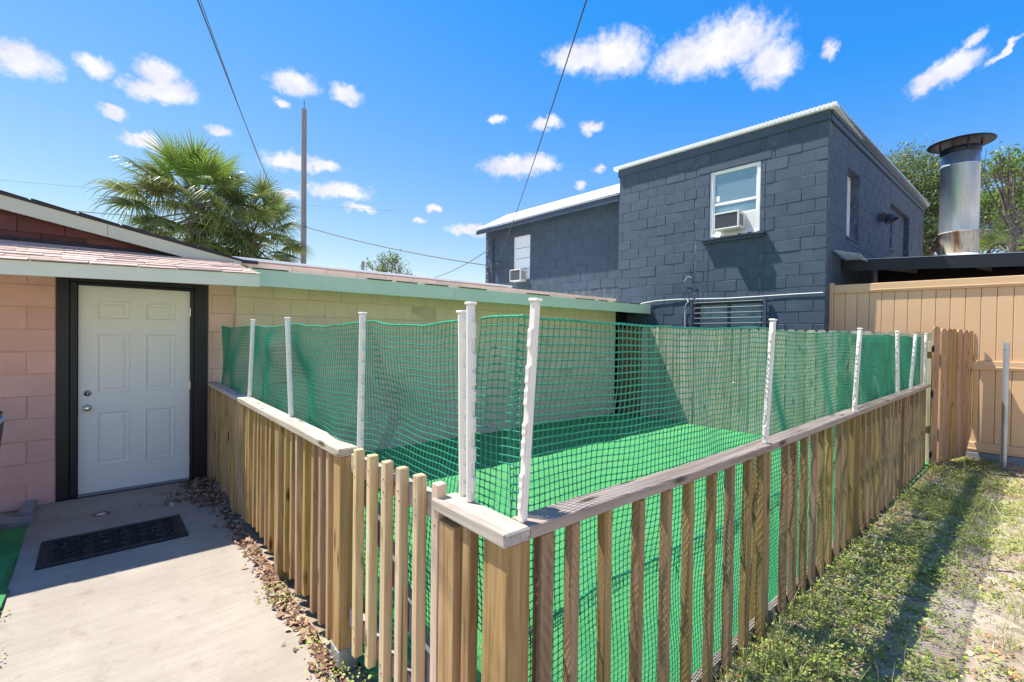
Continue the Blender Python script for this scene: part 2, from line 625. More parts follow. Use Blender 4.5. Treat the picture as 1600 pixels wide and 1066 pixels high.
# masonry and paint
X['cream_block'] = painted('cream_block_tone', (0.84, 0.615, 0.43), 0.75, 0.035, 0.10, 0.35, 9, dirt=(0.52, 0.40, 0.29), dirt_k=(0.60, 0.85))
X['peach_block'] = painted('peach_block_tone', (0.80, 0.51, 0.38), 0.75, 0.035, 0.10, 0.35, 9, dirt=(0.46, 0.30, 0.23), dirt_k=(0.62, 0.85))
X['cream_joint'] = painted('cream_joint_tone', (0.68, 0.50, 0.35), 0.8, 0, 0.12, 0.3, 12)
X['pink_block'] = painted('pink_block_paint', (0.78, 0.45, 0.365), 0.75, 0.035, 0.10, 0.35, 9, dirt=(0.40, 0.23, 0.19), dirt_k=(0.62, 0.85))
X['pink_joint'] = painted('pink_joint_paint', (0.66, 0.375, 0.30), 0.8, 0, 0.12, 0.3, 12)
X['pink_trim'] = painted('pink_trim_paint', (0.60, 0.30, 0.26), 0.6, 0, 0.1, 0.1, 6)
X['blue_block'] = painted('slate_block_paint', (0.058, 0.086, 0.122), 0.72, 0.07, 0.16, 0.5, 9, dirt=(0.13, 0.15, 0.18), dirt_k=(0.6, 0.85))
X['blue_joint'] = painted('slate_joint_paint', (0.066, 0.093, 0.126), 0.75, 0, 0.25, 0.4, 14, dirt=(0.22, 0.23, 0.25), dirt_k=(0.50, 0.66))
X['blue_trim'] = painted('slate_trim_paint', (0.047, 0.072, 0.106), 0.5, 0, 0.10, 0.15, 5)
X['mint'] = painted('mint_fascia_paint', (0.66, 0.74, 0.54), 0.5, 0, 0.06, 0.1, 5, dirt=(0.33, 0.46, 0.38), dirt_k=(0.60, 0.8))
X['mint_pale'] = painted('pale_mint_paint', (0.78, 0.75, 0.59), 0.5, 0, 0.05, 0.1, 5, dirt=(0.45, 0.53, 0.47), dirt_k=(0.62, 0.85))
X['mint_grey'] = painted('grey_mint_paint', (0.56, 0.59, 0.44), 0.5, 0, 0.07, 0.1, 5, dirt=(0.30, 0.38, 0.34), dirt_k=(0.60, 0.8))
X['soffit'] = painted('soffit_paint', (0.62, 0.62, 0.56), 0.6, 0, 0.06, 0.1, 5)
X['black'] = painted('black_trim_paint', (0.014, 0.015, 0.018), 0.42, 0, 0.2, 0.3, 9, dirt=(0.03, 0.03, 0.032))
X['door'] = painted('white_door_paint', (0.88, 0.84, 0.76), 0.38, 0, 0.02, 0.04, 5, dirt=(0.66, 0.65, 0.63), dirt_k=(0.66, 0.9))
X['shingle_pink'] = painted('pink_shingle', (0.55, 0.405, 0.325), 0.9, 0.24, 0.25, 0.8, 14, dirt=(0.26, 0.19, 0.17), spec=0.15)
X['shingle_red'] = painted('red_shingle', (0.155, 0.068, 0.056), 0.9, 0.30, 0.3, 0.8, 14, spec=0.15)
X['roof_felt'] = painted('dark_roof_felt', (0.05, 0.05, 0.055), 0.9, 0, 0.3, 0.5, 10)
X['roof_grey'] = painted('flat_roof_coat', (0.42, 0.41, 0.40), 0.85, 0, 0.15, 0.3, 6)
X['white_metal'] = painted('white_metal', (0.80, 0.81, 0.80), 0.35, 0, 0.04, 0.0, 5, dirt=(0.62, 0.62, 0.60), dirt_k=(0.62, 0.85))
X['white_vinyl'] = painted('white_vinyl', (0.80, 0.80, 0.78), 0.35, 0, 0.03, 0.0, 5)
X['tan'] = painted('tan_vinyl', (0.74, 0.48, 0.26), 0.42, 0.03, 0.03, 0.0, 5)
X['ac_white'] = painted('ac_casing', (0.76, 0.75, 0.71), 0.4, 0, 0.05, 0.0, 6, dirt=(0.55, 0.52, 0.46), dirt_k=(0.62, 0.85))
X['stake'] = painted('stake_plastic', (0.86, 0.78, 0.67), 0.35, 0.03, 0.03, 0.0, 6)
X['cable_white'] = painted('white_cable', (0.72, 0.72, 0.70), 0.4, 0, 0.05, 0.0, 6)
X['footing'] = painted('footing_concrete', (0.25, 0.25, 0.26), 0.9, 0, 0.2, 0.4, 8)
X['rubber'] = painted('black_rubber', (0.016, 0.017, 0.020), 0.6, 0, 0.3, 0.4, 20)
X['bin'] = painted('dark_bin_plastic', (0.03, 0.032, 0.036), 0.4, 0, 0.1, 0.0, 6)
X['pale_plastic'] = painted('pale_plastic', (0.62, 0.64, 0.65), 0.4, 0, 0.05, 0.0, 6)
X['grey_block'] = painted('edging_concrete', (0.30, 0.30, 0.31), 0.9, 0, 0.25, 0.5, 10, dirt=(0.12, 0.12, 0.12))
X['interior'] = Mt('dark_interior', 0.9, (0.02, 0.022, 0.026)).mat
X['blind'] = Mt('blind_slat', 0.5, (0.78, 0.82, 0.82)).mat
X['bars'] = painted('bar_paint', (0.19, 0.20, 0.21), 0.4, 0, 0.1, 0.0, 8)
X['wire'] = Mt('wire_black', 0.6, (0.03, 0.03, 0.035)).mat
X['chrome'] = Mt('satin_nickel', 0.22, (0.72, 0.70, 0.66), metal=1.0).mat
X['dark_hardware'] = Mt('dark_hardware', 0.5, (0.03, 0.03, 0.03), metal=0.6).mat
X['lamp_metal'] = Mt('lamp_metal', 0.5, (0.05, 0.06, 0.075)).mat
X['black_metal'] = painted('black_metal', (0.012, 0.015, 0.021), 0.45, 0, 0.1, 0.05, 5)
X['cap_metal'] = painted('dark_flue_cap', (0.008, 0.013, 0.020), 0.45, 0, 0.2, 0.05, 6)


def glass_mat():
    m = Mt('window_glass', 0.03)
    out = m.nt.nodes['Material Output']
    t = m.n('BsdfTransparent'); t.inputs['Color'].default_value = (0.74, 0.92, 0.97, 1)
    g = m.n('BsdfGlossy'); g.inputs['Roughness'].default_value = 0.02; g.inputs['Color'].default_value = (0.85, 0.95, 1, 1)
    f = m.n('Fresnel'); f.inputs['IOR'].default_value = 1.9
    glare = m.n('BsdfDiffuse'); glare.inputs['Color'].default_value = (0.42, 0.60, 0.66, 1)  # pale blue diffuse puts sky reflection and lit blind into the colour
    y = m.n('MixShader'); y.inputs[0].default_value = 0.35
    m.l(t.outputs[0], y.inputs[1]); m.l(glare.outputs[0], y.inputs[2])
    x = m.n('MixShader')
    m.l(f.outputs[0], x.inputs[0]); m.l(y.outputs[0], x.inputs[1]); m.l(g.outputs[0], x.inputs[2])
    m.l(x.outputs[0], out.inputs['Surface'])
    return m.mat


X['glass'] = glass_mat()


def galv(name, c0, c1, rough=0.42, rust=0.0, metal=0.75, rust_z=None):
    m = Mt(name, rough=rough, metal=metal)
    n = m.noise(m.coords((1, 1, 0.35), rnd=False), 6, 5, 0.6)
    c = m.mix(m.val(n, 0.35, 0.65), c0, c1)
    st = m.noise(m.coords((9, 9, 0.5), rnd=False), 1.0, 5, 0.7)
    c = m.mix(m.val(st, 0.5, 0.75, 0, 0.5), c, tuple(q * 0.75 for q in c0))
    if rust:
        r = m.noise(m.coords((8, 8, 1.2), rnd=False), 1.3, 6, 0.7)
        f = m.val(r, 0.62 - rust * 0.25, 0.62, 0, 1)
        c = m.mix(f, c, m.mix(m.val(n, .4, .6), (0.22, 0.085, 0.03), (0.42, 0.21, 0.09)))
        m.l(m.val(f, 0, 1, metal, 0.0), m.b.inputs['Metallic'])
        m.l(m.val(f, 0, 1, rough, 0.85), m.b.inputs['Roughness'])
    m.col(c)
    return m.mat


X['galv'] = galv('galvanised_steel', (0.40, 0.45, 0.48), (0.56, 0.60, 0.62))
X['flue'] = galv('flue_steel', (0.42, 0.47, 0.49), (0.58, 0.62, 0.63), 0.38, rust=0.0)
X['flue_rust'] = galv('rusty_flue_steel', (0.52, 0.44, 0.31), (0.62, 0.55, 0.42), 0.6, rust=0.60, metal=0.15)
X['rust'] = galv('rusted_iron', (0.12, 0.07, 0.045), (0.18, 0.10, 0.06), 0.8, rust=0.8, metal=0.4)

m = Mt('concrete_path', rough=0.9, spec=0.2)
v = m.coords((1, 1, 1), rnd=False)
n0 = m.noise(v, 1.4, 6, 0.62)
n1 = m.noise(v, 9, 6, 0.7)
br = m.noise(m.coords((2.2, 26, 4), rnd=False), 1.0, 5, 0.65)
sp = m.noise(v, 130, 3, 0.7)
c = m.mix(m.val(n0, 0.32, 0.68), (0.29, 0.248, 0.198), (0.385, 0.337, 0.275))
c = m.mix(m.val(br, 0.45, 0.75, 0, 0.45), c, (0.24, 0.20, 0.158))
c = m.mix(m.val(n1, 0.56, 0.74, 0, 0.60), c, (0.20, 0.165, 0.13))
c = m.mix(m.val(sp, 0.58, 0.78, 0, 0.5), c, (0.16, 0.14, 0.115))
st = m.noise(v, 2.6, 8, 0.72, 0.8)
c = m.mix(m.val(st, 0.60, 0.72, 0, 0.55), c, (0.235, 0.19, 0.15))
sx = m.n('SeparateXYZ'); m.l(v, sx.inputs[0])
ed = m.add(m.val(sx.outputs['X'], 0.45, 0.85, 0, .5), m.noise(v, 5.5, 6, 0.7), 0.55)
c = m.mix(m.val(ed, 0.60, 0.80, 0, 0.75), c, (0.20, 0.155, 0.115))
m.col(c)
m.bump(m.add(m.add(n1, sp, 0.5), br, 0.8), 0.35, 0.004)
X['concrete'] = m.mat

m = Mt('green_turf', rough=0.85, spec=0.12)
v = m.coords((1, 1, 1), rnd=False)
n0 = m.noise(v, 1.3, 4, 0.6)
n1 = m.noise(v, 120, 5, 0.8)
n2 = m.noise(v, 22, 5, 0.7)
c = m.mix(m.val(n0, 0.3, 0.7), (0.10, 0.40, 0.135), (0.14, 0.49, 0.18))
c = m.mix(m.val(n1, 0.38, 0.62, 0.0, 1.0), (0.05, 0.25, 0.08), c)
c = m.mix(m.val(n2, 0.60, 0.74, 0, 0.55), c, (0.20, 0.40, 0.16))
fl = m.noise(v, 55, 2, 0.8)
c = m.mix(m.val(fl, 0.70, 0.74, 0, 0.8), c, (0.42, 0.36, 0.14))
sm = m.n('SeparateXYZ'); m.l(v, sm.inputs[0])
md = m.n('Math', operation='PINGPONG'); m.l(sm.outputs['Y'], md.inputs[0]); md.inputs[1].default_value = 0.92
c = m.mix(m.val(md.outputs[0], 0.0, 0.012, 0.55, 0.0), c, (0.02, 0.10, 0.04))
wr = m.noise(m.coords((0.7, 3.5, 1), rnd=False), 1.0, 5, 0.7)
c = m.mix(m.val(wr, 0.52, 0.72, 0, 0.5), c, (0.18, 0.36, 0.14))
pt = m.noise(m.coords((6, 9, 1), rnd=False), 1.0, 6, 0.72)
c = m.mix(m.val(pt, 0.46, 0.70, 0, 0.55), c, (0.055, 0.27, 0.09))
m.col(c)
m.bump(n1, 1.0, 0.012)
X['turf'] = m.mat

m = Mt('yard_soil', rough=0.95, spec=0.1)
v = m.coords((1, 1, 1), rnd=False)
n0 = m.noise(v, 0.9, 6, 0.65)
n1 = m.noise(v, 7, 6, 0.7)
n2 = m.noise(v, 70, 4, 0.75)
c = m.mix(m.val(n0, 0.40, 0.60), (0.36, 0.27, 0.185), (0.55, 0.47, 0.375))
c = m.mix(m.val(n1, 0.48, 0.66, 0, 0.75), c, (0.19, 0.135, 0.085))
c = m.mix(m.val(n2, 0.5, 0.72, 0, 0.6), c, (0.52, 0.45, 0.37))
m.col(c)
m.bump(m.add(n2, n1, 2.0), 0.9, 0.012)
X['soil'] = m.mat

m = Mt('net_green', rough=0.30, spec=0.55)
c = m.ramp(m.noise(m.coords((1, 1, 1), rnd=False), 3, 3, 0.5), [(0.3, (0.022, 0.28, 0.16)), (0.7, (0.04, 0.37, 0.225))])
m.col(c)
m.translucent(c, 0.25)
X['net'] = m.mat
m = Mt('net_cord', rough=0.42, spec=0.4)
c = m.ramp(m.noise(m.coords((1, 1, 1), rnd=False), 30, 3, 0.5), [(0.3, (0.012, 0.24, 0.12)), (0.7, (0.03, 0.36, 0.19))])
m.col(c)
X['net_cord'] = m.mat

X['palm'] = leafy('palm_leaf', [(0.0, (0.095, 0.15, 0.03)), (0.55, (0.19, 0.25, 0.06)), (0.85, (0.28, 0.33, 0.10)), (1.0, (0.22, 0.22, 0.09))], 0.34, 0.28, 0.2, spec=0.55)
X['palm_new'] = leafy('young_palm_leaf', [(0.0, (0.15, 0.25, 0.035)), (1.0, (0.28, 0.38, 0.07))], 0.38, 0.35, 0.2)
X['palm_dead'] = leafy('dead_palm_leaf', [(0.0, (0.16, 0.11, 0.07)), (1.0, (0.34, 0.26, 0.17))], 0.8, 0.1, 0.25)
X['petiole'] = painted('palm_petiole', (0.16, 0.19, 0.07), 0.5, 0.1, 0.15, 0.0, 6)
X['leaf'] = leafy('tree_leaf', [(0.0, (0.030, 0.062, 0.014)), (0.5, (0.065, 0.115, 0.026)), (1.0, (0.13, 0.18, 0.05))], 0.42, 0.3, 0.3)
X['leaf_bright'] = leafy('bright_tree_leaf', [(0.0, (0.07, 0.14, 0.02)), (0.6, (0.14, 0.25, 0.035)), (1.0, (0.26, 0.33, 0.06))], 0.42, 0.38, 0.25)
X['leaf_pale'] = leafy('pale_tree_leaf', [(0.0, (0.10, 0.15, 0.045)), (1.0, (0.22, 0.27, 0.10))], 0.5, 0.35, 0.25)
X['bark'] = painted('tree_bark', (0.13, 0.10, 0.08), 0.9, 0, 0.3, 0.8, 8)
X['bark_grey'] = painted('grey_twig_bark', (0.15, 0.13, 0.12), 0.9, 0, 0.3, 0.3, 8)
X['palm_trunk'] = painted('palm_trunk', (0.23, 0.19, 0.155), 0.9, 0.1, 0.35, 0.9, 8)
X['weed'] = leafy('weed_leaf', [(0.0, (0.17, 0.25, 0.035)), (0.5, (0.37, 0.45, 0.08)), (0.85, (0.45, 0.48, 0.14)), (1.0, (0.60, 0.50, 0.24))], 0.5, 0.25, 0.25)
X['grass'] = leafy('grass_blade', [(0.0, (0.20, 0.29, 0.04)), (0.45, (0.40, 0.46, 0.10)), (0.75, (0.52, 0.48, 0.21)), (1.0, (0.66, 0.57, 0.34))], 0.5, 0.25, 0.2)
X['dry'] = leafy('dry_leaf', [(0.0, (0.22, 0.09, 0.04)), (0.4, (0.42, 0.19, 0.085)), (0.75, (0.46, 0.27, 0.15)), (1.0, (0.60, 0.44, 0.30))], 0.7, 0.12, 0.25)
X['litter'] = leafy('brown_leaf', [(0.0, (0.11, 0.055, 0.03)), (0.4, (0.24, 0.125, 0.07)), (0.8, (0.42, 0.27, 0.17)), (1.0, (0.56, 0.42, 0.30))], 0.7, 0.1, 0.25)

X['straw'] = leafy('dead_grass_blade', [(0.0, (0.34, 0.27, 0.15)), (0.6, (0.52, 0.43, 0.27)), (1.0, (0.66, 0.58, 0.42))], 0.7, 0.1, 0.15)

m = Mt('cream_stake_plastic', rough=0.35, spec=0.4)  # plain cream plastic, nothing emissive
c = m.mix(m.val(m.noise(m.coords((1, 1, 1)), 9, 4, 0.6), .35, .75), (0.88, 0.83, 0.74), (0.83, 0.76, 0.66))
m.col(c)
X['stake'] = m.mat

# ------------------------------------------------------------------ ground
def fbm(x, y, s=1.0):
    return noise.fractal(Vector((x * s, y * s, 3.7)), 0.9, 2.1, 4)


def yard_height(x, y):
    """The yard outside the pen is a little rough; elsewhere the soil lies under slabs and turf."""
    k = min(1.0, max(0.0, (1.03 - y) / 0.07)) * min(1.0, max(0.0, (x - 0.4) / 0.5))
    far = max(0.0, math.hypot(x, y) - 14)
    kk = k * math.exp(-far * 0.3)
    return -0.035 + kk * (0.033 + 0.030 * math.exp(-((y - 0.97) / 0.14) ** 2) + 0.028 * fbm(x, y, 0.9) + 0.012 * fbm(x, y, 4.0) - 0.012 * max(0.0, x - 6.5))


def build_ground():
    xs = np.concatenate([[-900, -300, -100, -40, -15, -6], np.arange(-3, 12.01, 0.07), [13, 15, 20, 35, 60, 120, 350, 900]])
    ys = np.concatenate([[-900, -300, -100, -40, -15, -8], np.arange(-5, 1.4, 0.07), [2, 4, 8, 15, 30, 60, 120, 350, 900]])
    V = np.array([(x, y, yard_height(x, y)) for y in ys for x in xs])
    nx, ny = len(xs), len(ys)
    i, j = np.meshgrid(np.arange(nx - 1), np.arange(ny - 1))
    a = (j * nx + i).ravel()
    F = np.stack([a, a + 1, a + nx + 1, a + nx], 1)
    tag(place('ground', fast_mesh('ground', V, F, X['soil'], True), (0, 0, 0)), kind='structure')


build_ground()


def slab(name, outline, z0, z1, mat, bev=0.012):
    """A slab with a rounded arris, from an outline listed counter-clockwise."""
    b = MB()
    n = len(outline)
    cx = sum(p[0] for p in outline) / n; cy = sum(p[1] for p in outline) / n
    ins = []
    for i in range(n):
        p0, p1, p2 = Vector(outline[i - 1]), Vector(outline[i]), Vector(outline[(i + 1) % n])
        e1, e2 = (p1 - p0).normalized(), (p2 - p1).normalized()
        nn = Vector((-e1.y - e2.y, e1.x + e2.x)).normalized()
        ins.append(p1 + nn * bev)
    b.v += [(x, y, z0) for x, y in outline] + [(x, y, z1 - bev) for x, y in outline] + [(p.x, p.y, z1) for p in ins]
    for i in range(n):
        j = (i + 1) % n
        b.f += [(i, j, n + j, n + i), (n + i, n + j, 2 * n + j, 2 * n + i)]
        b.m += [0, 0]
    b.f.append(tuple(range(2 * n, 3 * n))); b.m.append(0)
    return tag(b.build(name, mat), kind='structure')


def wavy(x0, y0, x1, y1, n, amp, seed):
    rr = random.Random(seed)
    return [(x0 + (x1 - x0) * i / n + (rr.uniform(-amp, amp) if 0 < i < n else 0), y0 + (y1 - y0) * i / n) for i in range(n + 1)]


path_outline = [(-0.43, -1.6), (0.80, -1.6)] + wavy(0.80, -1.3, 0.835, 6.02, 40, 0.008, 3) + wavy(-0.49, 6.02, -0.41, -1.3, 40, 0.006, 4)
slab('concrete_path', path_outline, -0.12, 0.0, X['concrete'])


def turf_sheet(name, x0, x1, y0, y1, z, step, mat, rise=None):
    xs = np.arange(x0, x1 + step / 2, step); ys = np.arange(y0, y1 + step / 2, step)
    V = np.array([(x, y, z + 0.006 * fbm(x, y, 1.3) + (rise(x, y) if rise else 0)) for y in ys for x in xs])
    i, j = np.meshgrid(np.arange(len(xs) - 1), np.arange(len(ys) - 1))
    a = (j * len(xs) + i).ravel()
    F = np.stack([a, a + 1, a + len(xs) + 1, a + len(xs)], 1)
    return tag(place(name, fast_mesh(name, V, F, mat, True), (0, 0, 0)), kind='structure')


turf_sheet('turf_floor', 0.93, 8.16, 1.03, 6.05, 0.0, 0.05, X['turf'], lambda x, y: 0.004 + 0.008 * fbm(x + 9, y * 0.6, 3.2) + 0.010 * max(0.0, 1 - abs(y - 3.2 - 0.05 * math.sin(x * 2.3)) / 0.05))


def curl(x, y):
    e = -0.47 + 0.045 * math.sin(y * 2.1 + 1.0)
    if y > 4.75:
        return 0.0
    t = max(0.0, 1 - abs(x - e) / 0.07) * min(1.0, (4.75 - y) / 0.25)
    return (0.045 * t * t * (3 - 2 * t) if x > e - 0.07 else 0.0) - (0.05 if x > e + 0.035 else 0.0)


turf_sheet('side_turf', -2.2, -0.435, 1.2, 5.47, -0.012, 0.035, X['turf'], curl)

# ------------------------------------------------------------------ masonry
def block_mesh(cache, w, h, d, mat, variant, jit=0.0022, ch=0.0045):
    key = (round(w, 2), round(h, 2), variant, mat.name)
    if key not in cache:
        rr = random.Random(hash((key[0], key[1], variant)) & 0xffff)
        b = MB()
        b.cbox((0, 0, 0), (w, d, h), ch, jit=jit, rnd=rr)
        cache[key] = b.mesh('block', mat)
    return cache[key]


def block_wall(root, origin, sdir, s0, s1, z0, z1, holes, mat, joint, course=0.2032, length=0.4064, gap=0.009,
               depth=0.04, phase=0.0, joined=False, back=0.2, blocks_from=None, cache={}, rec=0.0065, name='block'):
    """Running-bond blocks in front of a recessed joint. s runs left to right as seen from outside."""
    sdir = Vector((*sdir, 0)).normalized()
    rz = math.atan2(sdir.y, sdir.x)
    inn = Vector((-sdir.y, sdir.x, 0))                  # into the wall
    O = Vector(origin)
    Mx = Matrix.Translation(O) @ Matrix.Rotation(rz, 4, 'Z')
    b = MB()
    for (a0, a1, c0, c1) in rects_minus(s0, s1, z0, z1, holes):
        b.box((a0, rec, c0), (a1, back, c1))
    b.xf(Mx)
    b.build('joint', joint, root)
    jb = MB()
    rr = random.Random(11)
    zb = z0 if blocks_from is None else blocks_from
    row = 0
    z = zb
    while z < z1 - 0.02:
        zt = min(z + course, z1)
        s = s0 - (phase + (length / 2 if row % 2 else 0)) % length
        while s < s1 - 0.01:
            a0, a1 = max(s, s0), min(s + length, s1)
            for (q0, q1, w0, w1) in rects_minus(a0, a1, z, zt, holes):
                w, h = q1 - q0 - gap, w1 - w0 - gap
                if w < 0.03 or h < 0.03:
                    continue
                off = rr.uniform(-0.0035, 0.0035)
                p = Mx @ Vector((q0 + gap / 2, off, w0 + gap / 2))
                if joined:
                    base = MB(); base.cbox((0, 0, 0), (w, depth, h), 0.006)
                    base.xf(Matrix.Translation(p) @ Matrix.Rotation(rz, 4, 'Z'))
                    o = len(jb.v)
                    jb.v += base.v; jb.f += [tuple(i + o for i in f) for f in base.f]; jb.m += base.m
                else:
                    place(name, block_mesh(cache, w, h, depth, mat, rr.randrange(5)), p, root, rot=(0, 0, rz))
            s += length
        z += course
        row += 1
    if joined:
        tag(jb.build(name, mat, root), kind='stuff')


# ------------------------------------------------------------------ the pink house
YW = 6.057
house = thing('pink_house', 'low pink block house with a white door, mint eaves and a little shingled porch roof', 'house', (0, YW, 0))
DOOR = (-0.360, 0.834, -1.0, 2.101)
block_wall(house, (0, YW, 0), (1, 0), -1.25, 0.835, -0.03, 2.40, [DOOR], X['pink_block'], X['pink_joint'], phase=0.11, rec=0.0042, gap=0.006)
block_wall(house, (0, YW, 0), (1, 0), 0.836, 1.10, -0.03, 2.40, [], X['peach_block'], X['pink_joint'], phase=0.165, rec=0.0042, gap=0.006)
block_wall(house, (0, YW, 0), (1, 0), 1.101, 8.10, -0.03, 2.40, [], X['cream_block'], X['cream_joint'], phase=0.02, rec=0.0042, gap=0.006)  # wall colour steps from pink through peach to cream along its length
block_wall(house, (0, YW, 0), (1, 0), -3.2, -1.25, -0.03, 2.40, [], X['pink_block'], X['pink_joint'], joined=True, rec=0.0042, gap=0.006)
b = MB(); b.box((-3.2, 6.26, -0.05), (-3.0, 10.5, 2.38)); b.box((7.9, 6.26, -0.05), (8.1, 10.5, 2.38)); b.box((-3.0, 10.3, -0.05), (7.9, 10.5, 2.38))
b.box((-0.5, 6.262, -0.05), (1.0, 6.3, 2.3))
b.build('wall', X['pink_trim'], house)

# black surround of the door
for nm, a, c in (('door_surround', (-0.358, YW - 0.012, 0.0), (-0.268, YW + 0.09, 2.100)), ('door_surround', (0.712, YW - 0.012, 0.0), (0.832, YW + 0.09, 2.100)),
                 ('door_surround', (-0.266, YW - 0.012, 2.052), (0.710, YW + 0.09, 2.100)),
                 ('door_jamb', (-0.266, YW - 0.004, 0.0), (-0.213, YW + 0.12, 2.050)), ('door_jamb', (0.679, YW - 0.004, 0.0), (0.710, YW + 0.12, 2.050)),
                 ('door_jamb', (-0.211, YW - 0.002, 2.024), (0.677, YW + 0.12, 2.050))):
    b = MB(); b.cbox(a, c, 0.004); b.build(nm, X['black'], house)
for zz in (0.2, 0.4, 0.61, 0.81, 1.01, 1.22, 1.42, 1.63, 1.83):          # the block courses read through the black paint
    pass
b = MB(); b.cbox((-0.21, YW - 0.02, 0.0), (0.677, YW + 0.1, 0.016), 0.004); b.build('threshold', X['footing'], house)

DX0, DX1, DZ1 = -0.208, 0.674, 2.022
YD = YW + 0.035
dw = DX1 - DX0
px_ = [(DX0 + 0.128, DX0 + 0.128 + 0.255), (DX1 - 0.128 - 0.255, DX1 - 0.128)]
pz_ = [(0.27, 0.80), (0.98, 1.565), (1.70, 1.885)]
pan = [(x0, x1, z0, z1) for (x0, x1) in px_ for (z0, z1) in pz_]
b = MB()
for (x0, x1, z0, z1) in rects_minus(DX0, DX1, 0.018, DZ1, pan):
    b.poly([(x0, YD, z0), (x1, YD, z0), (x1, YD, z1), (x0, YD, z1)])
for (x0, x1) in ((DX0, DX0 + .001), (DX1 - .001, DX1)):
    b.box((x0, YD + .0005, 0.018), (x1, YD + 0.04, DZ1))
b.box((DX0 + .002, YD + 0.022, 0.019), (DX1 - .002, YD + 0.042, DZ1 - .001))
door = b.build('door', X['door'], house)
for (x0, x1, z0, z1) in pan:
    b = MB()
    lev = [(0.0, 0.0), (0.004, -0.0035), (0.012, -0.0035), (0.020, 0.009), (0.030, 0.010), (0.052, 0.001), (0.058, 0.001)]
    rings = []
    for ins, dp in lev:
        rings.append([(x0 + ins, YD + dp, z0 + ins), (x1 - ins, YD + dp, z0 + ins), (x1 - ins, YD + dp, z1 - ins), (x0 + ins, YD + dp, z1 - ins)])
    for r0, r1 in zip(rings[:-1], rings[1:]):
        for i in range(4):
            j = (i + 1) % 4
            b.poly([r0[i], r0[j], r1[j], r1[i]])
    b.poly(rings[-1])
    b.build('panel', X['door'], door)
for nm, zc, rr_, mt in (('deadbolt', 0.985, 0.031, X['chrome']), ('door_knob', 0.845, 0.034, X['chrome'])):
    b = MB()
    prof = [(0.0, 0.0), (rr_, 0.0), (rr_, 0.004), (rr_ * 0.8, 0.011), (rr_ * 0.36, 0.013)]
    prof += ([(rr_ * 0.35, 0.018), (0.0, 0.019)] if nm == 'deadbolt' else [(rr_ * 0.33, 0.032), (rr_ * 0.6, 0.038), (rr_ * 0.82, 0.050), (rr_ * 0.72, 0.062), (rr_ * 0.3, 0.067), (0.0, 0.067)])
    b.lathe(prof, 20, close=False)
    b.xf(Matrix.Translation((DX0 + 0.066, YD, zc)) @ Matrix.Rotation(R(90), 4, 'X'))
    b.build(nm, mt, door, smooth=True)
for zc in (0.22, 1.02, 1.80):
    b = MB(); b.tube([(DX1 + 0.004, YD - 0.006, zc - 0.045), (DX1 + 0.004, YD - 0.006, zc + 0.045)], 0.006, 8)
    b.build('hinge', X['chrome'], door)

# gable: red shingles, rake board, roof edge
def rake_z(x):
    return 2.387 - (x - 1.118) * 0.2015


rr = random.Random(21)
cache_s = {}
z = 2.33
row = 0
while z < 3.2:
    x = -3.2 - (0.15 if row % 2 else 0)
    while x < 1.25:
        w = 0.305
        zt = z + 0.135
        xl, xr = max(x, -3.2), min(x + w - 0.006, 1.22)
        if xr - xl > 0.04 and rake_z(xl) + 0.01 > z:
            tl, tr_ = min(zt, rake_z(xl) - 0.02), min(zt, rake_z(xr) - 0.02)
            if tl - z > 0.012:
                tr_ = max(tr_, z + 0.002)
                y0 = YW - 0.012 - rr.uniform(0.0, 0.004)
                b = MB()
                b.hull6([(xl, y0 - 0.004, z), (xr, y0 - 0.004, z), (xr, YW, z), (xl, YW, z),
                         (xl, y0 + 0.004, tl), (xr, y0 + 0.004, tr_), (xr, YW, tr_), (xl, YW, tl)])
                b.build('wall_shingle', X['shingle_red'], house)
        x += w
    z += 0.137
    row += 1
b = MB()
b.hull6([(-3.2, YW + 0.002, 2.395), (1.118, YW + 0.002, 2.375), (1.118, YW + 0.1, 2.375), (-3.2, YW + 0.1, 2.395),
         (-3.2, YW + 0.002, rake_z(-3.2) - .02), (1.118, YW + 0.002, rake_z(1.118) - .011), (1.118, YW + 0.1, rake_z(1.118) - .011), (-3.2, YW + 0.1, rake_z(-3.2) - .02)])
b.build('gable_wall', X['shingle_red'], house)
b = MB()
for (xa, xb) in ((-3.4, 0.0), (0.003, 1.13)):
    b.hull6([(xa, 5.93, rake_z(xa) - 0.125), (xb, 5.93, rake_z(xb) - 0.125), (xb, 5.955, rake_z(xb) - 0.125), (xa, 5.955, rake_z(xa) - 0.125),
             (xa, 5.93, rake_z(xa) - 0.004), (xb, 5.93, rake_z(xb) - 0.004), (xb, 5.955, rake_z(xb) - 0.004), (xa, 5.955, rake_z(xa) - 0.004)])
b.build('rake_board', X['mint_grey'], house)
b = MB()
xa, xb = -3.45, 1.14
b.hull6([(xa, 5.915, rake_z(xa)), (xb, 5.915, rake_z(xb)), (xb, 10.6, rake_z(xb)), (xa, 10.6, rake_z(xa)),
         (xa, 5.915, rake_z(xa) + 0.02), (xb, 5.915, rake_z(xb) + 0.02), (xb, 10.6, rake_z(xb) + 0.02), (xa, 10.6, rake_z(xa) + 0.02)])
for i in range(14):                                          # uneven lifted shingle edges along the rake
    x0 = -3.3 + i * 0.31
    b.hull6([(x0, 5.905, rake_z(x0) + 0.021), (x0 + 0.29, 5.905, rake_z(x0 + .29) + 0.021), (x0 + 0.29, 6.1, rake_z(x0 + .29) + 0.021), (x0, 6.1, rake_z(x0) + 0.021),
             (x0, 5.905, rake_z(x0) + 0.034), (x0 + 0.29, 5.905, rake_z(x0 + .29) + 0.024), (x0 + 0.29, 6.1, rake_z(x0 + .29) + 0.024), (x0, 6.1, rake_z(x0) + 0.034)])
b.build('gable_roof', X['roof_felt'], house)
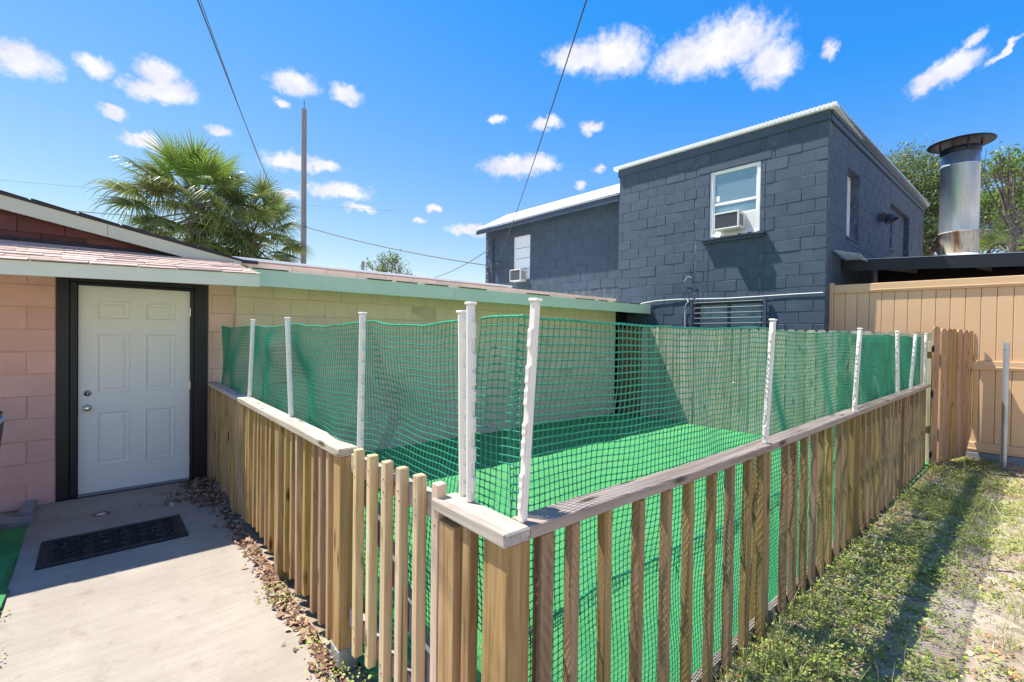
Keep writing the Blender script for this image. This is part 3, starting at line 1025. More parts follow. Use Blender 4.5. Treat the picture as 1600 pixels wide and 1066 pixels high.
for i in range(9):
    b = MB(); xx = -0.62 + i * 0.19
    b.lathe([(0.0, 0), (0.006, 0), (0.006, .003), (0, .004)], 8, close=False)
    b.xf(Matrix.Translation((xx, 5.93, rake_z(xx) - 0.118)) @ Matrix.Rotation(R(90), 4, 'X'))
    b.build('nail_head', X['white_metal'], house)

# little roof over the door
EY, TY = 5.05, 6.046
EZ, TZ = 2.125, 2.388
def can_z(y, x):
    return EZ + (TZ - EZ) * (y - EY) / (TY - EY) + 0.030 * (x + 0.3) * (1 - (y - EY) / (TY - EY))


b = MB()
b.hull6([(-2.6, EY + .022, can_z(EY, -2.6) - .03), (1.105, EY + .022, can_z(EY, 1.105) - .03), (1.02, TY, TZ - .03), (-2.6, TY, TZ - .03),
         (-2.6, EY + .022, can_z(EY, -2.6) - .012), (1.105, EY + .022, can_z(EY, 1.105) - .012), (1.02, TY, TZ - .012), (-2.6, TY, TZ - .012)])
b.build('porch_roof', X['soffit'], house)
rr = random.Random(31)
nrow = 8
for r_ in range(nrow):
    y0 = EY - 0.012 + r_ * (TY - EY) / nrow
    y1 = min(y0 + 0.19, TY - 0.004)
    x = -2.6 - (r_ * 0.13) % 0.27
    while x < 1.13:
        w = rr.choice((0.22, 0.27, 0.31, 0.34))
        lim = 1.125 - 0.085 * (y0 - EY) / (TY - EY)
        xl, xr = max(x, -2.6), min(x + w - 0.005, lim)
        if xr - xl > 0.03:
            th = 0.006 + rr.choice((0, 0.004, 0.006))
            lo = lambda xx, yy: can_z(yy, xx) - 0.010
            b = MB()
            dy = rr.uniform(-0.006, 0.006)
            b.hull6([(xl, y0 + dy, lo(xl, y0) + .006), (xr, y0 + dy, lo(xr, y0) + .006), (xr, y1, lo(xr, y1)), (xl, y1, lo(xl, y1)),
                     (xl, y0 + dy, lo(xl, y0) + .006 + th), (xr, y0 + dy, lo(xr, y0) + .006 + th), (xr, y1, lo(xr, y1) + .004), (xl, y1, lo(xl, y1) + .004)])
            b.build('shingle', X['shingle_pink'], house)
        x += w
b = MB()
b.hull6([(-2.62, EY, can_z(EY, -2.62) - 0.105), (1.118, EY, can_z(EY, 1.118) - 0.130), (1.118, EY + .02, can_z(EY, 1.118) - 0.130), (-2.62, EY + .02, can_z(EY, -2.62) - 0.105),
         (-2.62, EY, can_z(EY, -2.62) - 0.012), (1.118, EY, can_z(EY, 1.118) - 0.010), (1.118, EY + .02, can_z(EY, 1.118) - 0.010), (-2.62, EY + .02, can_z(EY, -2.62) - 0.012)])
b.build('porch_fascia', X['mint_pale'], house)
b = MB()
b.poly([(1.08, EY + .022, can_z(EY, 1.08) - .12), (1.04, TY, 2.10), (1.02, TY, TZ - .032), (1.09, EY + .022, can_z(EY, 1.09) - .032)])
b.poly([(1.06, EY + .022, can_z(EY, 1.08) - .12), (1.02, TY, 2.10), (1.00, TY, TZ - .032), (1.07, EY + .022, can_z(EY, 1.09) - .032)][::-1])
b.build('porch_end_panel', X['mint_pale'], house)
b = MB()
x = -2.5
while x < 0.95:
    b.cbox((x, TY - 0.022, TZ - 0.01 + rr.uniform(-.004, .008)), (x + 0.62, TY - 0.001, TZ + 0.026 + rr.uniform(-.006, .006)), 0.004)
    x += 0.64
b.build('roof_flashing', X['roof_felt'], house)

# main eave: mint fascia in lengths, soffit, flat roof, pink upper roof edge
b = MB()
b.prism([(5.552, 2.095), (5.552, 2.262), (7.0, 2.40), (10.6, 2.40), (10.6, 2.24), (7.0, 2.24), (6.30, 2.22)], 1.12, 8.80, 'x')
b.build('main_roof', X['soffit'], house)
fz = 2.088
for xa, xb in ((1.122, 3.69), (3.693, 6.26), (6.263, 8.81)):
    b = MB(); b.cbox((xa, 5.528, fz), (xb, 5.551, 2.268), 0.003); b.build('fascia_board', X['mint'], house)
b = MB()
x = 1.15
while x < 8.8:                                                # ragged felt edge along the roof line
    w = rr.uniform(0.25, 0.6)
    if rr.random() < 0.62:
        b.cbox((x, 5.515, 2.2685), (min(x + w, 8.8), 5.70, 2.275 + rr.uniform(0, .006)), 0.002)
    x += w + rr.uniform(0.02, 0.25)
b.build('roof_edge_felt', X['roof_felt'], house)
b = MB(); b.box((1.2, 7.0, 2.402), (5.95, 10.4, 2.535)); b.build('upper_roof_edge', X['pink_trim'], house)
b = MB(); b.cbox((1.16, 6.96, 2.538), (6.0, 10.45, 2.572), 0.004); b.build('drip_edge', X['white_metal'], house)
# black wall return, the shade of the recess put into its colour
b = MB(); b.box((8.102, 6.10, 0), (8.80, 6.25, 2.2)); b.build('recess_shade_wall', X['black'], house)

# ------------------------------------------------------------------ slate blue building
ang = R(-2.28)
FO = Vector((8.543, 6.345, 0))
FD = Vector((-math.sin(ang), -math.cos(ang), 0))              # left to right along the facade
FD = Vector((0.0398, -0.9992, 0))
FIN = Vector((-FD.y, FD.x, 0))                                # into the building
FROT = Matrix.Translation(FO) @ Matrix.Rotation(math.atan2(FD.y, FD.x), 4, 'Z')
blue = thing('slate_building', 'two storey slate blue painted block building with a white metal roof', 'building', (8.70, 2.42, 0))
TW = 3.93
WIN = (2.02, 2.915, 3.50, 4.722)
LOW = (1.76, 3.00, 1.05, 2.285)
LWIN = (-3.75, -3.09, 3.15, 4.38)
WY = 0.335
Z5 = 5.105
block_wall(blue, FO, (FD.x, FD.y), 0.0, TW, 0.0, Z5, [WIN, LOW], X['blue_block'], X['blue_joint'], blocks_from=Z5 - 0.2032 * 20, phase=0.1)
block_wall(blue, FO + FIN * WY, (FD.x, FD.y), -4.98, -0.003, 0.0, 4.80, [LWIN], X['blue_block'], X['blue_joint'], blocks_from=4.78 - 0.2032 * 10, phase=0.2)
NICHE = (4.30, 6.33, -1, 4.64)
S1 = (1.06, 1.82, 3.42, 4.62)
block_wall(blue, (8.705, 2.4205, 0), (1, 0), 0.045, 8.2, 0.0, Z5, [S1, NICHE], X['blue_block'], X['blue_joint'], blocks_from=Z5 - 0.2032 * 16, joined=True, phase=0.31)
block_wall(blue, (8.705, 2.52, 0), (1, 0), 4.30, 6.33, 0.0, 4.64, [(4.47, 5.05, 3.70, 4.34)], X['blue_block'], X['blue_joint'], blocks_from=Z5 - 0.2032 * 14, joined=True, phase=0.1)
b = MB()
b.box((9.3, 6.9, 0), (9.5, 11.2, 4.6)); b.box((8.9, 2.9, 0), (16.85, 6.3, 0.3))
b.box((16.7, 2.65, 0), (16.9, 10.9, Z5)); b.box((9.0, 11.15, 0), (16.7, 11.3, 4.7))
b.build('rear_wall', X['blue_trim'], blue)
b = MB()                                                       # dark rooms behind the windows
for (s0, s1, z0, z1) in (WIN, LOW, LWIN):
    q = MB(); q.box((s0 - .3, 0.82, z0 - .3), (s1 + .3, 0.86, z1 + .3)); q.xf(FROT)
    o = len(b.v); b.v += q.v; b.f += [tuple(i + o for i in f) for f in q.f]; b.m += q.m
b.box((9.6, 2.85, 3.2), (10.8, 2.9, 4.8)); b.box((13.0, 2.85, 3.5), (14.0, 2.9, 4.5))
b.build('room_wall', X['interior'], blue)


def fbuild(b, name, mat, parent, smooth=False):
    b.xf(FROT)
    return b.build(name, mat, parent, smooth)


b = MB(); b.cbox((-0.02, -0.030, Z5 + 0.004), (TW + 0.018, 0.2, 5.262), 0.004); fbuild(b, 'frieze', X['blue_trim'], blue)
b = MB(); b.cbox((-0.015, -0.014, Z5 - 0.012), (TW + 0.01, 0.1, Z5 + 0.002), 0.003); fbuild(b, 'frieze_moulding', X['blue_trim'], blue)
b = MB(); b.cbox((8.735, 2.391, Z5 + 0.004), (16.9, 2.6, 5.262), 0.004); b.build('frieze', X['blue_trim'], blue)
b = MB(); b.cbox((8.72, 2.372, 5.205), (16.93, 2.39, 5.275), 0.003); b.build('gutter_board', X['blue_trim'], blue)
# white corrugated roof: ribs end at the front edge
b = MB()
n = 64
xa, xb = -0.10, TW + 0.115
for i in range(n):
    u0, u1 = xa + (xb - xa) * i / n, xa + (xb - xa) * (i + 0.62) / n
    b.hull6([(u0, -0.100, 5.288), (u1, -0.100, 5.288), (u1, 0.4, 5.288), (u0, 0.4, 5.288), (u0 + .012, -0.102, 5.336), (u1 - .008, -0.100, 5.334), (u1 - .008, 0.4, 5.334), (u0 + .008, 0.4, 5.334)])
b.box((xa, -0.096, 5.264), (xb, 4.0, 5.326))
fbuild(b, 'metal_roof', X['white_metal'], blue)
b = MB(); b.hull6([(8.75, 2.31, 5.280), (16.95, 2.31, 5.280), (16.95, 6.4, 5.264), (8.75, 6.4, 5.264), (8.75, 2.31, 5.318), (16.95, 2.31, 5.318), (16.95, 6.4, 5.320), (8.75, 6.4, 5.320)])
for i in range(60):
    x0 = 8.78 + i * 0.136
    b.box((x0, 2.303, 5.276), (x0 + 0.07, 2.42, 5.330))
b.build('metal_roof', X['galv'], blue)  # grey metal puts the shade on the white roof's side edge into colour
# lower roof on the left wing
out = -0.03
b = MB()
e0, e1 = -5.06, -0.022
def eave(s):
    return 4.700 + (s - e0) / (e1 - e0) * 0.045
nn = 72
prev = None
for i in range(nn * 2 + 1):
    s = e0 + (e1 - e0) * i / (nn * 2)
    zz = 0.024 if i % 2 else 0.0
    front = (s, -out - 0.05, eave(s) + 0.022 + zz)
    back_ = (s, 1.25, eave(s) + 0.022 + zz + 0.68)
    if prev:
        b.poly([prev[0], front, back_, prev[1]])
    prev = (front, back_)
b.hull6([(e0, -out - .04, eave(e0)), (e1, -out - .04, eave(e1)), (e1, 1.25, eave(e1) + .66), (e0, 1.25, eave(e0) + .66),
         (e0, -out - .04, eave(e0) + .018), (e1, -out - .04, eave(e1) + .018), (e1, 1.25, eave(e1) + .678), (e0, 1.25, eave(e0) + .678)])
b.hull6([(e0, 1.252, eave(e0) + .66), (e1, 1.252, eave(e1) + .66), (e1, 4.2, eave(e1) - .1), (e0, 4.2, eave(e0) - .1),
         (e0, 1.252, eave(e0) + .70), (e1, 1.252, eave(e1) + .70), (e1, 4.2, eave(e1) - .06), (e0, 4.2, eave(e0) - .06)])
fbuild(b, 'metal_roof', X['white_metal'], blue)
b = MB()
b.hull6([(e0 + .02, -out - .02, eave(e0) - 0.115), (e1, -out - .02, eave(e1) - 0.135), (e1, -out + .005, eave(e1) - 0.135), (e0 + .02, -out + .005, eave(e0) - 0.115),
         (e0 + .02, -out - .02, eave(e0) - .002), (e1, -out - .02, eave(e1) - .002), (e1, -out + .005, eave(e1) - .002), (e0 + .02, -out + .005, eave(e0) - .002)])
b.hull6([(e0, -out + .007, eave(e0) - .1), (e0 + .03, -out + .007, eave(e0) - .1), (e0 + .03, 1.2, eave(e0) + .56), (e0, 1.2, eave(e0) + .56),
         (e0, -out + .007, eave(e0) - .003), (e0 + .03, -out + .007, eave(e0) - .003), (e0 + .03, 1.2, eave(e0) + .655), (e0, 1.2, eave(e0) + .655)])
fbuild(b, 'eave_board', X['blue_trim'], blue)
b = MB(); b.hull6([(e0 + .04, -out + .007, eave(e0) - .03), (e1, -out + .007, eave(e1) - .03), (e1, WY - .002, eave(e1) + .06), (e0 + .04, WY - .002, eave(e0) + .06),
                   (e0 + .04, -out + .007, eave(e0) - .012), (e1, -out + .007, eave(e1) - .012), (e1, WY - .002, eave(e1) + .078), (e0 + .04, WY - .002, eave(e0) + .078)])
fbuild(b, 'soffit', X['blue_trim'], blue)


def window(rect, mid, face, frame=0.055, blind=True, sub=None, build=fbuild, mx=None, fm='white_vinyl', depth=0.07):
    """Sash window in a wall; face is how far its front sits inside the wall plane."""
    s0, s1, z0, z1 = rect
    def done(b, nm, mt, par):
        if mx is not None: b.xf(mx)
        else: b.xf(FROT)
        return b.build(nm, mt, par)
    b = MB()
    b.cbox((s0, face, z0), (s0 + frame, face + depth, z1), .004); b.cbox((s1 - frame, face, z0), (s1, face + depth, z1), .004)
    b.cbox((s0 + frame + .001, face, z1 - frame), (s1 - frame - .001, face + depth, z1), .004); b.cbox((s0 + frame + .001, face, z0), (s1 - frame - .001, face + depth, z0 + frame * .8), .004)
    w = done(b, 'window', X[fm], blue)
    b = MB()
    i0, i1 = s0 + frame + .002, s1 - frame - .002
    f2 = face + 0.018
    b.cbox((i0, f2, mid - .022), (i1, f2 + .035, mid + .022), .003)
    for (a, c) in ((mid + .023, z1 - frame - .002), (z0 + frame * .8 + .002, mid - .023)):
        b.box((i0, f2 + .004, a), (i0 + .022, f2 + .03, c)); b.box((i1 - .022, f2 + .004, a), (i1, f2 + .03, c))
    done(b, 'sash', X[fm], w)
    for (a, c) in ((mid + .023, z1 - frame - .003), (z0 + frame * .8 + .003, mid - .023)):
        b = MB(); b.box((i0 + .022, f2 + .014, a), (i1 - .022, f2 + .018, c)); done(b, 'pane', X['glass'], w)
    if blind:
        b = MB()
        z = z0 + 0.04
        while z < z1 - 0.06:
            b.hull6([(i0 + .004, f2 + .050, z), (i1 - .004, f2 + .050, z), (i1 - .004, f2 + .064, z + .006), (i0 + .004, f2 + .064, z + .006),
                     (i0 + .004, f2 + .050, z + .002), (i1 - .004, f2 + .050, z + .002), (i1 - .004, f2 + .066, z + .026), (i0 + .004, f2 + .066, z + .026)])
            z += 0.0245
        done(b, 'blind', X['blind'], w)
    return w


w = window(WIN, 4.105, 0.022)
# small white sticker and lintel patch
b = MB(); b.box((2.11, 0.0525, 4.16), (2.185, 0.0535, 4.265)); fbuild(b, 'sticker', X['white_vinyl'], w)
b = MB(); b.cbox((1.80, -0.005, 4.728), (3.10, 0.03, 4.895), .01, jit=.003); fbuild(b, 'lintel', X['blue_block'], blue)
b = MB()
b.cbox((1.90, -0.115, 3.425), (3.03, 0.012, 3.462), .006, jit=.003); b.cbox((1.935, -0.085, 3.38), (3.00, 0.004, 3.4235), .006, jit=.003)
fbuild(b, 'window_sill', X['blue_block'], blue)
b = MB(); b.box((2.078, 0.047, 3.546), (2.857, 0.052, 3.90)); b.box((2.7, 0.03, 3.546), (2.857, 0.046, 3.88)); fbuild(b, 'filler_panel', X['ac_white'], w)
wl = window(LWIN, 3.80, WY + 0.03, frame=0.03, blind=False, fm='white_metal', depth=0.04)
b = MB()
for k in range(4):
    zz = 3.18 + k * 0.295
    b.hull6([(LWIN[0] + .035, WY + .045, zz), (LWIN[1] - .035, WY + .045, zz), (LWIN[1] - .035, WY + .07, zz), (LWIN[0] + .035, WY + .07, zz),
             (LWIN[0] + .035, WY + .060, zz + .275), (LWIN[1] - .035, WY + .060, zz + .275), (LWIN[1] - .035, WY + .085, zz + .275), (LWIN[0] + .035, WY + .085, zz + .275)])
fbuild(b, 'frosted_louvre', X['blind'], wl)
m1 = Matrix.Translation((8.705, 2.4205, 0))
window(S1, 3.96, 0.14, frame=0.05, mx=m1)
window((4.47, 5.05, 3.70, 4.34), 4.0, 0.15, frame=0.05, mx=m1)
b = MB(); b.cbox((1.02, -0.02, 3.375), (1.86, 0.16, 3.416), .005); b.xf(m1); b.build('window_sill', X['blue_block'], blue)
b = MB(); b.cbox((4.40, 0.06, 3.65), (5.12, 0.18, 3.695), .005); b.xf(m1); b.build('window_sill', X['blue_block'], blue)

# barred lower window
lw = window(LOW, 1.6, 0.10, frame=0.045, blind=False, fm='blue_trim', depth=0.05)
b = MB(); b.box((2.35, 0.096, 1.1), (2.39, 0.13, 2.24)); fbuild(b, 'mullion', X['blue_trim'], lw)
bars = MB()
bars.box((LOW[0] - .05, -0.075, 1.0), (LOW[0] - .005, -0.035, 2.30)); bars.box((LOW[1] + .02, -0.075, 1.0), (LOW[1] + .075, -0.035, 2.33))
g = fbuild(bars, 'window_guard', X['blue_trim'], blue)
for k in range(12):
    zz = 2.27 - k * 0.098
    b = MB(); b.tube([(LOW[0] - .004, -0.055, zz), (LOW[1] + .019, -0.055, zz + 0.004)], 0.0055, 6); fbuild(b, 'bar', X['bars'], g)
b = MB(); b.tube([(1.93, -0.06, 1.0), (1.93, -0.06, 2.19)], 0.007, 6); fbuild(b, 'bar', X['bars'], g)
# surface-mounted cable and its loose tails
b = MB()
b.tube([(0.42, -0.01, 2.255), (0.62, -0.03, 2.315), (0.95, -0.03, 2.352), (1.4, -0.02, 2.362), (1.9, -0.02, 2.348), (2.4, -0.022, 2.335), (2.9, -0.02, 2.342), (3.4, -0.015, 2.352), (TW - .03, -0.02, 2.356)], 0.0075, 6)
b.tube([(1.62, -0.02, 2.35), (1.66, -0.05, 2.30), (1.60, -0.04, 2.24), (1.58, -0.02, 2.12), (1.59, -0.02, 1.6)], 0.008, 5)
b.tube([(1.55, -0.03, 2.70), (1.65, -0.06, 2.80), (1.72, -0.05, 2.76)], 0.005, 5)
fbuild(b, 'wall_cable', X['cable_white'], blue)
b = MB()
for pts in ([(1.66, -.012, 2.95), (1.665, -.03, 2.82), (1.75, -.03, 2.62), (1.73, -.05, 2.50), (1.68, -.04, 2.36)],
            [(1.56, -.02, 2.62), (1.60, -.06, 2.50), (1.58, -.04, 2.38), (1.62, -.03, 2.22), (1.56, -.05, 2.20)]):
    b.tube(pts, 0.007, 5)
fbuild(b, 'loose_cable', X['lamp_metal'], blue)
b = MB()
b.tube([(-4.62, WY - .03, 4.45), (-4.62, WY - .03, 2.3)], 0.022, 8); b.tube([(-4.75, WY - .03, 4.38), (-4.62, WY - .04, 4.45)], .02, 6)
fbuild(b, 'conduit', X['blue_trim'], blue)
for (s, z) in ((-4.90, 4.10), (-4.92, 3.62), (-4.89, 3.42), (-4.86, 3.22), (-4.42, 3.68)):
    b = MB(); b.cbox((s, WY - 0.07, z), (s + 0.10, WY - .001, z + 0.035), .004); fbuild(b, 'insulator', X['bars'], blue)
# lamp on the side wall
b = MB(); b.lathe([(0.03, 0.10), (0.07, 0.08), (0.13, -0.06), (0.12, -0.06), (0.06, 0.06)], 16, close=False); b.xf(Matrix.Translation((12.05, 2.24, 4.08)) @ Matrix.Rotation(R(-28), 4, 'X'))
b.cbox((11.99, 2.30, 4.05), (12.11, 2.418, 4.2), .005)
b.build('wall_lamp', X['lamp_metal'], blue, smooth=False)


def air_conditioner(label, s0, s1, z0, z1, front, back):
    root = thing('window_air_conditioner', label, 'air conditioner', FROT @ Vector(((s0 + s1) / 2, front, z0)), 'window air conditioners of the slate building')
    b = MB()
    t = 0.022
    b.cbox((s0, front, z0), (s1, back, z0 + t), .004); b.cbox((s0, front, z1 - t), (s1, back, z1), .004)
    b.cbox((s0, front, z0 + t + .001), (s0 + t, back, z1 - t - .001), .004); b.cbox((s1 - t, front, z0 + t + .001), (s1, back, z1 - t - .001), .004)
    b.box((s0 + t, back - .03, z0 + t), (s1 - t, back - .01, z1 - t))
    fbuild(b, 'casing', X['ac_white'], root)
    b = MB(); b.box((s0 + t + .002, front + .022, z0 + t + .002), (s1 - t - .002, front + .03, z1 - t - .002)); fbuild(b, 'coil', X['lamp_metal'], root)
    b = MB()
    x = s0 + t + .006
    while x < s1 - t - .01:
        b.box((x, front + .010, z0 + t + .001), (x + .0035, front + .020, z1 - t - .001)); x += 0.0115
    fbuild(b, 'grille', X['bars'], root)
    b = MB()
    for k in range(6):
        y = front + 0.05 + k * 0.028
        if y + .016 < back - .04:
            for (e0_, e1_) in ((s0 - .003, s0 + .001), (s1 - .001, s1 + .003)):
                b.box((e0_, y, z0 + .05), (e1_, y + .012, z1 - .05))
    fbuild(b, 'side_vent', X['lamp_metal'], root)
    return root


air_conditioner('white air conditioner in the tall front window above the slate sill', 2.215, 2.655, 3.565, 3.865, -0.25, 0.046)
air_conditioner('white air conditioner under the frosted window of the left wing', -3.66, -3.23, 3.10, 3.425, WY - 0.22, WY + 0.04)
b = MB()
rr = random.Random(4)
for k in range(16):
    s = rr.uniform(2.1, 2.85); y = rr.uniform(-.09, -.02); z = 3.464 + rr.uniform(0, .02)
    b.cbox((s, y, 3.463), (s + rr.uniform(.03, .12), y + rr.uniform(.02, .05), z + .015), .004, jit=.004)
fbuild(b, 'broken_sill_caulk', X['ac_white'], blue)

# ------------------------------------------------------------------ picket fences
def stick(size, length, bev, seed, taper=0.0):
    rr = random.Random(seed)
    b = MB()
    b.cbox((-size[0] / 2, -size[1] / 2, 0), (size[0] / 2, size[1] / 2, length), bev, jit=0.0012, rnd=rr)
    return b


PICK = {}


def picket(root, x, y, z0, z1, mat, size=(0.038, 0.038), lean=0.004, name='picket', rr=random, twist=0.05):
    k = (size, mat, rr.randrange(3))
    if k not in PICK:
        PICK[k] = stick(size, 1.0, 0.003, k[2]).mesh(name, X[mat])
    return place(name, PICK[k], (x, y, z0), root, rot=(rr.gauss(0, lean), rr.gauss(0, lean), rr.gauss(0, twist)), scale=(1, 1, z1 - z0))


rr = random.Random(17)
lf = thing('picket_fence', 'picket fence between the house wall and the picket gate with a flat white cap', 'fence', (0.86, 4.1, 0))
y = 2.375
ys_left = []
while y < 6.0:
    if not (3.235 < y < 3.385):
        ys_left.append(y)
    y += 0.124 + rr.uniform(-0.010, 0.010)
for y in ys_left:
    picket(lf, 0.862 + rr.uniform(-.004, .004), y, rr.uniform(0.05, 0.11), 1.004, 'picket', rr=rr)
for y in (2.242, 3.31, 4.75, 5.99):
    xx = 0.882
    picket(lf, xx, y, -0.03, 1.010, 'picket', (0.088, 0.088), 0.002, 'post', rr, 0.01)
b = MB(); b.cbox((0.832, 2.193, -0.03), (0.932, 2.291, 0.085), .003); b.build('post_base', X['galv'], lf)
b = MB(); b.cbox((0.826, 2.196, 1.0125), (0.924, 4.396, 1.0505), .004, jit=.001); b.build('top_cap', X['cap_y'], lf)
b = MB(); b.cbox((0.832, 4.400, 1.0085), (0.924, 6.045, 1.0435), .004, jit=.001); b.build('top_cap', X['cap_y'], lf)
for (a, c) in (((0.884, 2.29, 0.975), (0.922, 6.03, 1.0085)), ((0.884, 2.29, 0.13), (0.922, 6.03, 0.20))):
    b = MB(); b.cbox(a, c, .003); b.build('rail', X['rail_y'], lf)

gt = thing('picket_gate', 'small picket gate with six pale pickets and a grey diagonal brace', 'gate', (0.86, 1.75, 0.15))
for i, y in enumerate((2.025, 1.882, 1.745, 1.614, 1.482, 1.352)):
    picket(gt, 0.853, y, (0.155, 0.185, 0.175, 0.12, 0.11, 0.13)[i], 1.083 + 0.003 * i, 'gate_picket', (0.038, 0.038), 0.003, rr=rr)
b = MB(); b.cbox((0.8735, 1.335, 0.945), (0.913, 2.165, 1.031), .003, jit=.001); b.build('rail', X['cap_y'], gt)
b = MB(); b.cbox((0.8735, 1.335, 0.215), (0.913, 2.165, 0.302), .003, jit=.001); b.build('rail', X['rail_y'], gt)
b = MB()
p0, p1 = Vector((0.895, 2.10, 0.940)), Vector((0.895, 1.37, 0.305))
d = (p1 - p0).normalized(); nn = Vector((0, -d.z, d.y)) * 0.040
b.hull6([(0.880, *(p0 + nn)[1:]), (0.880, *(p0 - nn)[1:]), (0.912, *(p0 - nn)[1:]), (0.912, *(p0 + nn)[1:]),
         (0.880, *(p1 + nn)[1:]), (0.880, *(p1 - nn)[1:]), (0.912, *(p1 - nn)[1:]), (0.912, *(p1 + nn)[1:])])
b.build('diagonal_brace', X['brace'], gt)
for z in (0.26, 0.99):
    b = MB(); b.cbox((0.93, 2.08, z - .02), (0.936, 2.20, z + .02), .002); b.tube([(0.938, 2.185, z - .04), (0.938, 2.185, z + .04)], .008, 8); b.build('hinge', X['dark_hardware'], gt)

def nails(parent, pts, r=0.0042):
    b = MB()
    for (x, y, z, ax) in pts:
        q = MB(); q.lathe([(0.0, 0.0), (r, 0.0), (r * .7, 0.0012), (0.0, 0.0015)], 7, close=False)
        q.xf(Matrix.Translation((x, y, z)) @ (Matrix.Rotation(R(-90), 4, 'Y') if ax == 'x' else Matrix.Rotation(R(90), 4, 'X')))
        o = len(b.v); b.v += q.v; b.f += [tuple(i + o for i in f) for f in q.f]; b.m += q.m
    return tag(b.build('nail_heads', X['rust'], parent), kind='stuff')


rr = random.Random(12)
nails(gt, [(0.8335, y + rr.uniform(-.008, .008), z + rr.uniform(-.012, .012), 'x') for y in (2.025, 1.882, 1.745, 1.614, 1.482, 1.352) for z in (0.96, 1.015, 0.24, 0.28)])
nails(lf, [(0.842, y + rr.uniform(-.007, .007), z + rr.uniform(-.015, .015), 'x') for y in ys_left for z in (0.985, 0.165)])
CAPY = [(0.926, 0.977), (1.4, 0.970), (1.8, 0.957), (2.3, 0.957), (2.8, 0.962), (3.3, 0.970), (3.9, 0.980), (4.42, 0.988), (4.424, 0.988), (4.76, 0.992), (5.4, 0.998), (6.1, 1.006), (7.0, 1.018), (7.64, 1.030), (7.97, 1.036)]


def capy(x):
    return float(np.interp(x, [p[0] for p in CAPY], [p[1] for p in CAPY]))


rf = thing('picket_fence', 'long picket fence with a bowed grey cap running back to the open board gate', 'fence', (4.4, 1.0, 0))
for x in [1.132, 1.309, 1.486, 1.67, 1.841, 2.03, 2.214, 2.397, 2.602, 2.918, 3.078, 3.263, 3.447, 3.631, 3.804, 4.013] + [4.19 + 0.178 * i for i in range(21)]:
    picket(rf, x, capy(x) + 0.031, rr.uniform(0.0, 0.035), 1.0035, 'saw_picket', (0.037, 0.037), 0.004, rr=rr, twist=0.09)
picket(rf, 1.012, 1.012, 0.0, 1.0035, 'saw_picket', (0.055, 0.038), 0.002, rr=rr)
picket(rf, 0.889, 1.030, -0.03, 1.010, 'picket', (0.088, 0.088), 0.001, 'post', rr, 0.005)
for x in (2.735, 4.52, 6.28, 7.93):
    picket(rf, x, capy(x) + 0.098, -0.03, 1.008, 'picket', (0.088, 0.088), 0.002, 'post', rr, 0.01)
picket(rf, 0.882, 1.285, -0.03, 0.985, 'picket', (0.088, 0.088), 0.001, 'post', rr, 0.005)
b = MB(); b.cbox((0.842, 1.333, 0.12), (0.876, 1.349, 0.955), .002); b.build('gate_stop', X['gate_picket'], rf)
for y in (1.186, 1.084):
    picket(rf, 0.862, y, 0.05, 1.004, 'picket', (0.038, 0.038), 0.004, rr=rr)
b = MB(); b.cbox((0.826, 0.976, 1.0125), (0.924, 1.362, 1.0505), .004, jit=.001, rnd=random.Random(3)); b.build('top_cap', X['cap_y'], rf)
for k0, k1 in ((0, 7), (8, 14)):
    b = MB()
    pts = CAPY[k0:k1 + 1]
    n = len(pts)
    sec = [(0.003, 1.0125), (0.088, 1.0125), (0.091, 1.0155), (0.091, 1.0475), (0.088, 1.0505), (0.003, 1.0505), (0.0, 1.0475), (0.0, 1.0155)]
    for (x, y) in pts:
        b.v += [(x, y + u, w) for u, w in sec]
    for i in range(n - 1):
        for k in range(8):
            j = (k + 1) % 8
            b.f.append((i * 8 + k, i * 8 + j, (i + 1) * 8 + j, (i + 1) * 8 + k)); b.m.append(0)
    b.f.append(tuple(range(7, -1, -1))); b.f.append(tuple(range((n - 1) * 8, n * 8))); b.m += [0, 0]
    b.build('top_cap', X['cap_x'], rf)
for z0, z1, u0 in ((0.985, 1.0115, 0.054), (0.0, 0.078, 0.054)):
    b = MB()
    pts = [p for p in CAPY if p[0] != 4.42]
    for i in range(len(pts) - 1):
        (xa, ya), (xb, yb) = pts[i], pts[i + 1]
        b.hull6([(xa, ya + u0, z0), (xb, yb + u0, z0), (xb, yb + u0 + .034, z0), (xa, ya + u0 + .034, z0), (xa, ya + u0, z1), (xb, yb + u0, z1), (xb, yb + u0 + .034, z1), (xa, ya + u0 + .034, z1)])
    b.build('rail', X['rail_x'], rf)

